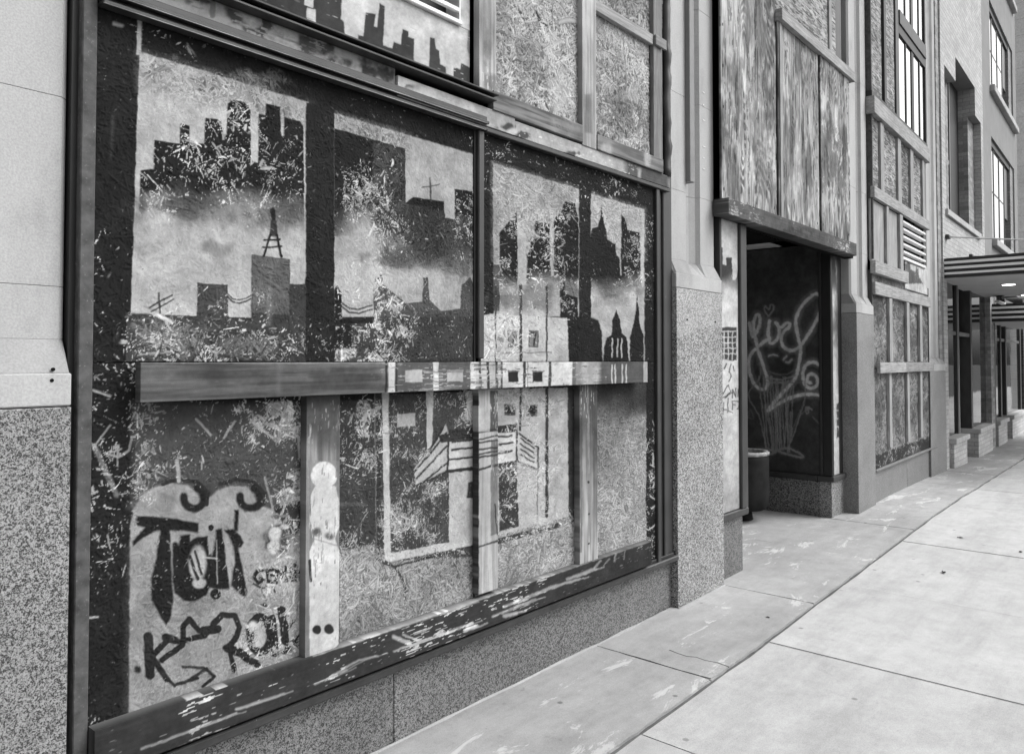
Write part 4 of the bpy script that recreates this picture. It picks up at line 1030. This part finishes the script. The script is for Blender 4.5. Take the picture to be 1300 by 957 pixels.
def tag_paint(c):
    c.pv[:] = .060 + .035 * c.big; c.pa[:] = 1; c.wear[:] = .0
    c.poly([(905, 560), (1060, 560), (1060, 700), (905, 700)], .05, a=.55, fade=(600, 520), soft=20); c.poly([(1005, 450), (1060, 400), (1060, 700), (1005, 700)], .05, a=.5, soft=30)
    q = 1 / 3.19

    def L(pts, w, val, soft=1.5, a=.9):
        p = [(900 + x * q, 360 + y * q) for x, y in pts]; s = []
        for i in range(len(p) - 1):                     # Catmull-Rom smoothing of the hand's path
            p0, p1, p2, p3 = p[max(i - 1, 0)], p[i], p[i + 1], p[min(i + 2, len(p) - 1)]
            for k in range(6):
                t = k / 6; s.append(tuple(.5 * (2 * b + (c_ - a_) * t + (2 * a_ - 5 * b + 4 * c_ - d) * t * t + (3 * b - a_ - 3 * c_ + d) * t ** 3) for a_, b, c_, d in zip(p0, p1, p2, p3)))
        s.append(p[-1]); c.line(s, w * 2.6, val, soft=w * 1.2, a=.16); c.line(s, w, val, soft=soft, a=a)
    W_ = .75
    L([(165, 160), (178, 215), (203, 175), (207, 135), (192, 128), (180, 165), (192, 240), (215, 320), (237, 390), (228, 425), (205, 425), (180, 400), (162, 345), (168, 290), (205, 250), (243, 222)], 4.0, W_)
    L([(246, 152), (240, 195), (248, 238), (266, 236), (285, 205), (280, 168), (272, 158), (290, 178), (315, 160), (328, 165), (322, 180), (302, 195), (293, 225), (302, 255), (330, 271), (365, 258), (400, 210), (440, 140), (458, 70), (440, 42), (410, 55), (370, 100), (352, 150), (360, 210), (372, 262)], 4.0, W_)
    L([(372, 262), (366, 320), (345, 390), (295, 445), (245, 505), (245, 512), (290, 482), (345, 458), (400, 448), (465, 455)], 4.0, W_)
    L([(465, 342), (425, 318), (395, 328), (380, 365), (388, 405), (412, 424), (437, 410), (438, 382), (418, 366), (400, 376), (398, 396), (412, 402)], 4.0, W_)
    L([(240, 132), (224, 104), (230, 92), (243, 104), (250, 86), (262, 90), (258, 110), (242, 133)], 1.6, .34)
    L([(243, 293), (258, 288), (276, 292)], 2.2, .5); L([(302, 308), (315, 293)], 2.4, .5); L([(312, 318), (322, 320), (337, 306)], 2.4, .5)
    L([(235, 350), (270, 366), (310, 368), (345, 352)], 1.2, .2); L([(235, 378), (290, 388), (350, 372)], 1.4, .34); L([(232, 398), (290, 402), (352, 390)], 1.4, .34); L([(230, 385), (350, 402), (380, 395)], 1.3, .18)
    rr = random.Random(4)
    for i in range(15):
        t = i / 14; x0 = 205 + 140 * t; x1 = 238 + 88 * t
        L([(x0 + rr.uniform(-6, 6), 385 + rr.uniform(-15, 30)), (x0 * .6 + x1 * .4 + rr.uniform(-9, 5), 500), (x0 * .25 + x1 * .75 + rr.uniform(-6, 6), 600), (x1 + rr.uniform(-9, 9), 672 + rr.uniform(-8, 14))], 1.1, .30, 1.2, .85)
    L([(208, 320), (205, 380), (160, 450), (200, 530), (222, 610), (238, 680)], 1.1, .28); L([(165, 520), (160, 540), (180, 545), (170, 510), (155, 528)], 1.2, .14); L([(390, 395), (388, 470), (360, 560), (328, 650), (320, 672)], 1.2, .3); L([(385, 480), (340, 590), (318, 668)], 1.2, .17); L([(335, 590), (328, 640), (330, 520)], 1.1, .28)
    for k_ in range(5): L([(392 + rr.uniform(0, 24), 495 + rr.uniform(0, 30)), (400 + rr.uniform(-8, 22), 510 + rr.uniform(-12, 14)), (392 + rr.uniform(0, 24), 500 + rr.uniform(0, 26))], 1.0, .26)
    L([(375, 530), (392, 515)], 1.2, .16); L([(420, 540), (445, 566)], 1.4, .17)
    L([(178, 672), (200, 682), (250, 690), (300, 668), (340, 672), (382, 698), (365, 702), (320, 690), (270, 676), (210, 668), (180, 674)], 2.2, .30)


c = Canvas(A, .236, 1.9, .464, 2.79, .0055, d=7.868, side=True, seed=97, resx=.005); c.fl[:] = 1; tag_paint(c); c.h = c.big * .001; c.build('tagged_panel', rw, .02)
c = Canvas(A, 7.907, 8.097, .464, 2.79, .008, d=.128, seed=98).wood(.3, .4, 'z'); c.h *= .2
c.poly([(1050, 300), (1085, 300), (1085, 640), (1050, 640)], .46, wear=.02); c.poly([(1062, 420), (1069, 420), (1069, 500), (1062, 500)], .12, a=.5, soft=3)
c.poly([(1062, 512), (1074, 510), (1074, 552), (1062, 556)], .06)
for v in (520, 530, 541): c.line([(1062, v + 1), (1074, v)], 1.2, .45)
c.poly([(1050, 300), (1085, 300), (1085, 480), (1050, 480)], .06, a=.9, fade=(330, 470)); c.build('painted_panel', rw, .02, amp=.3)
box('recess_side', M['void'], rw, A, 7.90, 8.0, .24, 2.9, .464, 2.79, 0)

# round concrete bin in the recess
bx, by = [float(q_) for q_ in px_ground(943, 659)[:2]]; bz = float(GZ(bx)); print('BIN', bx, by)
bn = thing('litter_bin', (bx, by, bz), 'round dark concrete litter bin with a pale chipped rim standing in the entrance recess', 'litter bin')
MB().lathe((bx, by, bz), [(.085, 0.0), (.10, .01), (.09, .06), (.075, .12)], 32).build('foot', M['bin'], bn)
MB().lathe((bx, by, bz), [(.08, .11), (.20, .112), (.245, .15), (.252, .30), (.252, .60), (.250, .64)], 44).build('drum', M['bin'], bn)
MB().lathe((bx, by, bz), [(.251, .642), (.256, .65), (.257, .672), (.245, .68), (.225, .68), (.212, .67), (.205, .64), (.205, .36), (.20, .34)], 44).build('rim', M['binrim'], bn)

# ------------------------------------------------------------------ far bay: boarded window
M['granite_base_far'] = m_granite('granite_base_far', .12, .20)
fbh = thing('batten_hoarding', (10.2, .07, .43), 'strand board hoarding with upright battens and one crossbeam in the far bay at street level', 'hoarding')


def BB(name, mat, parent, *a, **k): return box(name, mat, parent, B, *a, **k)


BB('granite_base', M['granite_base_far'], shop, 8.87, 10.4, .01, .16, -.1, .40, bev=.005)
BB('granite_base', M['granite_base_far'], shop, 10.403, 12.0, .01, .16, -.1, .40, bev=.005)
BB('window_sill', M['granite_smooth'], shop, 8.87, 12.0, -.03, .16, .402, .43, bev=.006)


def far_panel(c):
    c.poly([(1090, 340), (1200, 340), (1200, 380), (1090, 365)], .3, a=.2)
    c.poly([(1100, 560), (1200, 540), (1200, 600), (1100, 620)], .05, a=.0)
    for u in (1114, 1134, 1156, 1171):
        c.blob(u, 385, 7, 22, .05, a=.6, noise=1.5, wear=.3); c.blob(u, 430, 7, 22, .09, a=.4, noise=1.5, wear=.3); c.blob(u + 2, 520, 7, 25, .07, a=.5, noise=1.4, wear=.3)
    for u, v in ((1136, 375), (1134, 440), (1156, 560), (1170, 545), (1150, 500)): c.blob(u, v, 5, 16, .42, a=.45, noise=1.5)


for i, (z0, z1) in enumerate(((.432, 1.52), (1.525, 2.60))):
    c = Canvas(B, 8.88, 11.62, z0, z1, .010, d=.0, seed=101 + i, resx=.02).osb(.045, .30, .75, 1.2, .09, .014); far_panel(c)
    if i == 0:
        m = c.Z < .56 + .05 * c.mid + .03 * (c.big - .5); c.pv[m] = .045; c.pa[m] = 1; c.wear[m] = .12
    c.build('strand_board_panel', fbh, .018)
for a in (9.47, 10.30, 11.00):
    BB('batten', M['wood_pale_z'], fbh, a, a + .13, -.036, -.002, 1.60, 2.33, bev=.003)
for a in (9.42, 10.28, 10.98):
    BB('batten', M['wood_pale_z'], fbh, a, a + .11, -.036, -.002, .62, 1.47, bev=.003, jit=.008)
BB('crossbeam', M['wood_pale_x'], fbh, 8.89, 10.05, -.075, -.037, 1.474, 1.592, bev=.003)
BB('crossbeam', M['wood_grey_x'], fbh, 10.055, 11.62, -.073, -.037, 1.474, 1.590, bev=.003)
BB('top_rail', M['wood_pale_x'], fbh, 8.86, 11.63, -.042, .0, 2.335, 2.470, bev=.003)
BB('window_frame', M['steel'], fbh, 8.84, 8.878, -.01, .08, .432, 2.60, bev=.003)
BB('window_frame', M['black'], fbh, 11.625, 11.66, -.01, .08, .432, 2.60, bev=.003)

mid = thing('boarded_transom', (10.2, .07, 2.61), 'boarded strip with plywood panels and a white slatted vent above the far street-level hoarding', 'hoarding')
BB('bottom_rail', M['wood_pale_x'], mid, 8.82, 10.33, -.055, .0, 2.56, 2.70, bev=.003)
BB('plywood_panel', m_wood('worn_plywood', .22, .40, 'z'), mid, 8.86, 10.10, -.002, .02, 2.702, 3.38, bev=.002)
BB('stud', M['wood_pale_z'], mid, 9.40, 9.50, -.035, -.003, 2.702, 3.38, bev=.003)
BB('stud', M['wood_pale_z'], mid, 10.02, 10.16, -.035, -.003, 2.702, 3.38, bev=.003)
c = Canvas(B, 10.34, 11.60, 2.50, 2.84, .012, d=-.01, seed=111).wood(.4, .5, 'z'); c.poly([(1140, 300), (1185, 300), (1185, 420), (1140, 420)], .52)
c.poly([(1148, 348), (1149, 334), (1151, 335), (1152, 331), (1155, 334), (1156, 342), (1162, 345), (1163, 338), (1166, 340), (1167, 352), (1172, 360), (1148, 360)], .12); c.build('painted_panel', mid, .02)
vt = BB('vent_frame', M['white'], mid, 10.18, 11.44, -.03, .03, 2.85, 2.885, bev=.003)
for i in range(5):
    z = 2.93 + i * .092
    MB().box(B, 10.18, 11.40, -.035, .03, z, z + .026, .002).build('vent_slat', M['white'], vt)
BB('vent_back', M['void'], mid, 10.17, 11.5, .06, .09, 2.84, 3.39, bev=0)
BB('vent_side', M['steel'], mid, 11.42, 11.60, -.005, .03, 2.885, 3.39, bev=.002)
BB('rail', M['wood_pale_x'], mid, 8.86, 11.63, -.045, .0, 3.39, 3.515, bev=.003)
for i, (a0, a1) in enumerate(((8.87, 9.20), (9.34, 9.98), (10.14, 10.62), (10.78, 11.30))):
    BB('strand_board_panel', M['osb' if i != 2 else 'osb_dark'], mid, a0, a1, -.002, .02, 3.517, 4.30, bev=.002)
for a0, a1 in ((9.20, 9.34), (9.98, 10.14), (10.62, 10.78), (11.30, 11.42)): BB('stud', M['wood_pale_z'], mid, a0, a1, -.03, .0, 3.517, 4.30, bev=.003)
BB('stud', M['wood_grey_z'], mid, 11.42, 11.60, -.01, .02, 3.517, 4.30, bev=.003)

fw_ = thing('factory_window', (10.2, .07, 4.31), 'tall steel window, half boarded and half mirroring the sky, over the far boarded strip', 'window')
BB('window_sill', M['wood_pale_x'], fw_, 8.84, 11.63, -.06, .03, 4.31, 4.50, bev=.004)
BB('window_frame', M['black'], fw_, 8.86, 11.63, -.03, .05, 4.503, 4.57, bev=.003)
for a0, a1 in ((8.89, 9.40), (9.50, 9.98)):
    BB('strand_board_panel', M['osb'], fw_, a0, a1, .0, .02, 4.572, 7.2, bev=.002)
BB('glazing_bar', M['black'], fw_, 9.405, 9.495, -.03, .05, 4.572, 7.2, bev=.003)
BB('glazing_bar', M['steel'], fw_, 9.985, 10.14, -.02, .05, 4.572, 7.2, bev=.003)
for z0, z1 in ((4.60, 5.62), (5.92, 7.2)):
    for a0, a1 in ((10.145, 10.52), (10.56, 10.84), (10.96, 11.28), (11.32, 11.56)): BB('window_pane', M['glass_sky'], fw_, a0, a1, .0, .01, z0, z1, bev=0)
    for a0, a1 in ((10.52, 10.56), (10.84, 10.96), (11.28, 11.32)): BB('glazing_bar', M['black'], fw_, a0, a1, -.010, .03, z0, z1, bev=.002)
BB('transom_bar', M['black'], fw_, 10.145, 11.60, -.020, .05, 5.623, 5.74, bev=.004)
BB('transom_bar', M['steel'], fw_, 10.145, 11.60, -.035, .05, 5.742, 5.915, bev=.004)
BB('window_frame', M['steel'], fw_, 11.60, 11.66, -.02, .05, 4.51, 7.2, bev=.003)
# perforated strip beside the pier, and corner strip on the far pier
BB('corner_strip', M['steel_rust'], shop, 8.868, 8.90, -.022, .05, 2.72, 7.0, bev=.002)
BB('corner_strip', M['brick_mid'], shop, 12.50, 12.70, .02, .15, 1.5, 8.5, bev=.002)

# ------------------------------------------------------------------ brick building
bb = thing('brick_building', (14.7, .3, 0), 'pale brick building with a tall recessed window, just past the stone-piered shop', 'building')
for a0, a1, z0, z1 in ((12.74, 16.6, 3.16, 3.90), (12.74, 13.02, 3.90, 8.9), (12.74, 16.6, 6.50, 9.6), (16.35, 16.6, 3.90, 6.50)):
    BB('wall', M['brick_pale'], bb, a0, a1, .0, .4, z0, z1 if z1 != 8.9 else 6.50, bev=0)
BB('wall', M['brick_pale'], bb, 13.02, 13.93, .0, .4, 6.10, 6.50, bev=0)
BB('wall', M['brick_pale'], bb, 15.75, 16.35, .0, .4, 6.00, 6.50, bev=0)
BB('recessed_jamb', M['brick_mid'], bb, 13.02, 13.93, .12, .5, 3.90, 6.098, bev=0)
BB('recessed_jamb', M['brick_mid'], bb, 15.75, 16.35, .12, .5, 3.90, 5.998, bev=0)
w_ = BB('window', M['black'], bb, 13.94, 15.74, .27, .31, 3.902, 6.49, bev=0)
BB('window_frame', M['alu'], w_, 14.75, 14.81, .24, .268, 3.92, 6.4, bev=.003); BB('window_frame', M['alu'], w_, 13.94, 14.74, .245, .268, 4.95, 5.02, bev=.003)
BB('window_pane', M['glass'], w_, 13.95, 14.74, .255, .266, 3.93, 4.94, bev=0)
BB('window_sill', M['cap'], bb, 12.95, 16.0, -.04, .35, 3.80, 3.898, bev=.006)
BB('wall', M['brick_pale'], bb, 12.742, 13.02, .002, .5, -.1, 3.158, bev=0)

# street-level shopfront under the canopies
st = thing('shopfront', (14.5, .3, 0), 'dark glazed shopfront with brick plinths and stone caps under the striped canopies', 'shopfront')
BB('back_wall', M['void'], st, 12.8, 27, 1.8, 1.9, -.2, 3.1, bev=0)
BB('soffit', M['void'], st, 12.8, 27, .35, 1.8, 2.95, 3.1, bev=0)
for a0, a1 in ((13.022, 14.10), (15.20, 16.75), (17.5, 18.7), (19.5, 22.0), (23.5, 26)):
    pl = BB('plinth', M['brick_pale'], st, a0, a1, -.06, .6, -.2, .36, bev=.004)
    BB('plinth_cap', M['cap'], pl, a0 - .02, a1 + .03, -.10, .6, .362, .445, bev=.01)
for a0, a1 in ((13.03, 13.97), (15.37, 16.97), (17.6, 18.7), (19.6, 21.9), (23.6, 25.9)):
    BB('display_pane', M['glass'], st, a0, a1, .07, .09, .447, 2.95, bev=0)
for a0, a1 in ((13.98, 14.10), (15.20, 15.36), (18.70, 18.85), (17.48, 17.6), (19.45, 19.6), (21.9, 22.1), (23.4, 23.6)):
    BB('shopfront_frame', M['steel'], st, a0, a1, .04, .30, .0 if a0 in (13.98,) else .447, 2.95, bev=.004)
BB('transom_bar', M['alu'], st, 13.03, 15.45, .055, .26, 2.02, 2.08, bev=.004); BB('transom_bar', M['alu'], st, 17.5, 27, .055, .26, 2.02, 2.08, bev=.004)
for a0, sh in ((14.15, 0), (18.9, 1)):
    dr = BB('door', M['steel'], st, a0 + .03, a0 + 1.0, .55, .60, -.02, 2.10, bev=.004)
    BB('door_glass', M['glass'], dr, a0 + .14, a0 + .86, .535, .549, .35, 1.98, bev=0)
    BB('door_handle', M['alu'], dr, a0 + .80, a0 + .83, .47, .53, .85, 1.25, bev=.004)
    BB('threshold', M['alu'], dr, a0, a0 + 1.05, .40, .70, -.06, -.022 if not sh else -.03, bev=.003)
BB('door_jamb', M['cap'], st, 15.02, 15.12, .20, .5, .0, 2.95, bev=.003)
BB('brick_post', M['brick_mid'], st, 16.98, 17.42, -.02, .5, -.15, 3.0, bev=.003)
BB('brick_post', M['brick_dark'], st, 22.2, 23.2, .0, .6, -.15, 3.1, bev=.003)
BB('downpipe', M['alu'], st, 17.425, 17.48, -.03, .04, -.1, 2.9, bev=.01)

# canopies
for nm, a0, a1, z0, z1, d, lab in (('striped_canopy', 12.78, 17.05, 2.835, 3.127, -2.4, 'black and white striped flat canopy nearest the viewer, held by thin rods'),
                                  ('striped_canopy', 17.15, 21.2, 2.36, 2.70, -2.6, 'second, lower black and white striped canopy beyond the rod-hung one')):
    cn = thing(nm, tuple(B.w((a0 + a1) / 2, 0, z0)), lab, 'canopy', 'striped canopies over the shopfront')
    n = 7; h = (z1 - z0) / n; wts = [1.15, .8, 1.1, .9, 1.0, .9, 1.15]; z = z0
    tot = sum(wts)
    for i, w in enumerate(wts):
        hh = (z1 - z0) * w / tot
        BB('canopy_band', M['canopy_black'] if i % 2 == 0 else M['canopy_white'], cn, a0 + (0 if i % 2 else .012), a1 - (0 if i % 2 else .012), d + (0 if i % 2 else .012), -.002, z, z + hh - .0005, bev=.002)
        z += hh
    BB('canopy_soffit', M['soffit'], cn, a0 + .03, a1 - .03, d + .03, .14, z0 - .012, z0 - .001, bev=0)
    if z0 > 2.5:
        for u, v in ((1280.5, 361), (1304, 374)):
            r = fw + rt * (u - CU) / FP - up * (v - CV) / FP; p = CAM + r * ((z0 - .012 - CAM[2]) / r[2])
            rim = MB().lathe((p[0], p[1], z0 - .020), [(.10, 0), (.115, .003), (.11, .008)], 28).build('downlight_rim', M['white'], cn)
            MB().lathe((p[0], p[1], z0 - .0225), [(.085, 0), (.09, .001), (.088, .0024)], 28).build('downlight', M['lamp'], rim)
        for s_, zz in ((12.95, 3.47), (14.95, 3.39)):
            p0 = B.w(s_, 0.0, zz); p1 = B.w(s_ + .35, -2.3, 3.17)
            rd = MB().tube([Vector(p0), Vector(p1)], .011, 10).build('tie_rod', M['white'], cn)
            MB().box(B, s_ - .05, s_ + .10, -.05, .0, zz - .03, zz + .03, .008).build('rod_bracket', M['steel'], rd)
for u, v, nm in ((1262, 380, ''), (1284, 420, '')):
    z1 = 2.82 if v < 400 else 2.345; r = fw + rt * (u - CU) / FP - up * (v - 12 - CV) / FP; t = (z1 - CAM[2]) / r[2] if v < 400 else (22.0 / r[0]) ; p = CAM + r * t
    if v > 400: p = B.w(20.0, -.35, z1)
    else: p = B.w(16.7, -.22, z1)
    pd = thing('pendant_lamp', (p[0], p[1], z1 - .22), 'small unlit pendant lamp under the ' + ('near striped canopy' if v < 400 else 'lower striped canopy'), 'lamp', 'pendant lamps over the shopfront')
    MB().lathe((p[0], p[1], z1 - .03), [(.07, 0), (.07, .02), (.03, .028)], 20).build('ceiling_rose', M['steel'], pd)
    MB().tube([Vector((p[0], p[1], z1 - .10)), Vector((p[0], p[1], z1 - .02))], .012, 8).build('stem', M['steel'], pd)
    if v < 400: MB().box(B, 16.3, 17.1, -.26, -.18, z1 - .15, z1 - .11, .01).build('lamp_shade', M['white'], pd)
    else: MB().lathe((p[0], p[1], z1 - .20), [(.02, 0), (.07, .02), (.08, .06), (.05, .10), (.015, .11)], 20).build('lamp_shade', M['white'], pd)

# ------------------------------------------------------------------ grey rendered building and the white one behind
gb = thing('grey_building', (19.0, .3, 3.1), 'taller grey rendered building with big bright windows, right of the brick wall', 'building')
SA, SB = 17.60, 21.0
for a0, a1, z0, z1 in ((16.6, SA, 3.1, 14), (SB, 21.55, 3.1, 14), (SA, SB, 3.1, 4.0), (SA, SB, 6.05, 7.05), (SA, SB, 8.80, 9.9), (SA, SB, 12.4, 14)):
    BB('wall', M['stucco'], gb, a0, a1, .0, .5, z0, z1, bev=0)
for z0, z1 in ((4.0, 6.05), (7.05, 8.80), (9.9, 12.4)):
    wf = BB('window', M['black'], gb, SA, SB, .14, .38, z0, z1, bev=0)
    for i, (a0, a1) in enumerate(((SA + .02, 18.30), (18.36, 19.05), (19.11, 19.80))):
        BB('window_pane', M['glass_sky'], wf, a0, a1, .07, .08, z0 + .06, z1 - .1, bev=0)
        BB('glazing_bar', M['steel'], wf, a1, a1 + .06, .06, .12, z0, z1, bev=.004)
        BB('glazing_bar', M['steel'], wf, a0, a1, .066, .0685, z0 + (z1 - z0) * .5, z0 + (z1 - z0) * .5 + .03, bev=0)
    BB('side_sash', M['alu'], wf, 19.86, 20.5, .08, .12, z0 + (z1 - z0) * .38, z1, bev=.004)
    BB('brick_reveal', M['brick_grey'], gb, 20.52, SB - .002, .03, .4, z0 + .002, z1 - .002, bev=0)
    BB('window_sill', M['cap'], gb, SA - .1, SB + .25, -.09, .3, z0 - .14, z0 - .002, bev=.01)
    BB('lintel', M['black'], gb, SA, SB, .04, .13, z1 - .12, z1 - .003, bev=0)
wb = thing('white_building', (30, -.5, 0), 'bright white panelled building at the far right edge, beyond the grey one', 'building')
BB('wall', M['siding'], wb, 23.2, 40, -.05, 4, 3.2, 22, bev=0)
BB('lower_wall', M['siding'], wb, 27.2, 60, -.7, 4, -.2, 3.198, bev=0)
BB('string_course', M['cap'], wb, 23.2, 40, -.12, -.052, 7.2, 7.3, bev=.01)

# ------------------------------------------------------------------ dry leaves on the pavement
for i, (u, v, sz, lab) in enumerate(((1198, 727, .035, 'curled dark dry leaf on the pale pavement, nearest the viewer'), (1219, 683, .03, 'small dry leaf on the pavement farther along'), (1296, 701, .03, 'dry leaf on the pavement at the right edge'),
                                     (975, 784, .018, 'tiny dark leaf scrap on the old apron near the middle pier'))):
    p = px_ground(u, v); bm = bmesh.new(); n = 7; L = []; Rr = []; Cc = []
    for k_ in range(n):
        t = k_ / (n - 1); w = sz * .38 * math.sin(math.pi * min(t * .9 + .08, 1)) * (1 + .25 * (k_ % 2)); x = (t - .5) * sz * 1.6
        an = i * 1.3 + .4; f2 = lambda a, b, h: bm.verts.new((p[0] + a * math.cos(an) - b * math.sin(an), p[1] + a * math.sin(an) + b * math.cos(an), p[2] + .004 + h))
        L.append(f2(x, w, .35 * w + .3 * abs(x) * t)); Cc.append(f2(x, 0, .10 * abs(x))); Rr.append(f2(x, -w, .55 * w))
    for k_ in range(n - 1):
        bm.faces.new((L[k_], L[k_ + 1], Cc[k_ + 1], Cc[k_])); bm.faces.new((Cc[k_], Cc[k_ + 1], Rr[k_ + 1], Rr[k_]))
    bmesh.ops.solidify(bm, geom=bm.faces[:], thickness=.0008)
    me = bpy.data.meshes.new('leaf'); bm.to_mesh(me); bm.free(); tag(link('leaf', me, M['leaf']), lab, 'leaf', 'dry leaves on the pavement')

# ------------------------------------------------------------------ light, sky, camera
sc = bpy.context.scene
w = bpy.data.worlds.new('World'); sc.world = w; w.use_nodes = True; t = w.node_tree
SUN_EL, SUN_AZ = rad(50), rad(142)
sky = t.nodes.new('ShaderNodeTexSky'); sky.sky_type = 'NISHITA'; sky.sun_disc = False; sky.sun_elevation = SUN_EL; sky.sun_rotation = SUN_AZ; sky.dust_density = 6; sky.air_density = 1.5
bw = t.nodes.new('ShaderNodeRGBToBW'); bg = t.nodes['Background']; bg.inputs['Strength'].default_value = .15
t.links.new(sky.outputs[0], bw.inputs[0]); t.links.new(bw.outputs[0], bg.inputs[0])
sl = bpy.data.lights.new('Sun', 'SUN'); sl.energy = 1.3; sl.angle = rad(35); sl.color = (1, 1, 1)
so = bpy.data.objects.new('Sun', sl); COL.objects.link(so)
dv = Vector((math.sin(SUN_AZ) * math.cos(SUN_EL), math.cos(SUN_AZ) * math.cos(SUN_EL), math.sin(SUN_EL)))
so.rotation_euler = dv.to_track_quat('Z', 'Y').to_euler(); so.location = (0, -8, 8)

cd = bpy.data.cameras.new('Camera'); cam = bpy.data.objects.new('Camera', cd); COL.objects.link(cam); sc.camera = cam
cam.location = CAM.tolist()
from mathutils import Matrix
cam.rotation_euler = Matrix((rt.tolist(), up.tolist(), (-fw).tolist())).transposed().to_euler()
cd.sensor_width = 36; cd.lens = 36 * FP / 1300; cd.shift_x = 0; cd.shift_y = -(478.5 - 433) / 1300; cd.clip_end = 1000; cd.clip_start = .05
vs = sc.view_settings; vs.view_transform = 'Standard'; vs.look = 'None'; vs.exposure = .70; vs.gamma = 1; vs.use_curve_mapping = False
sc.cycles.use_denoising = True; sc.cycles.max_bounces = 6; sc.cycles.use_adaptive_sampling = True
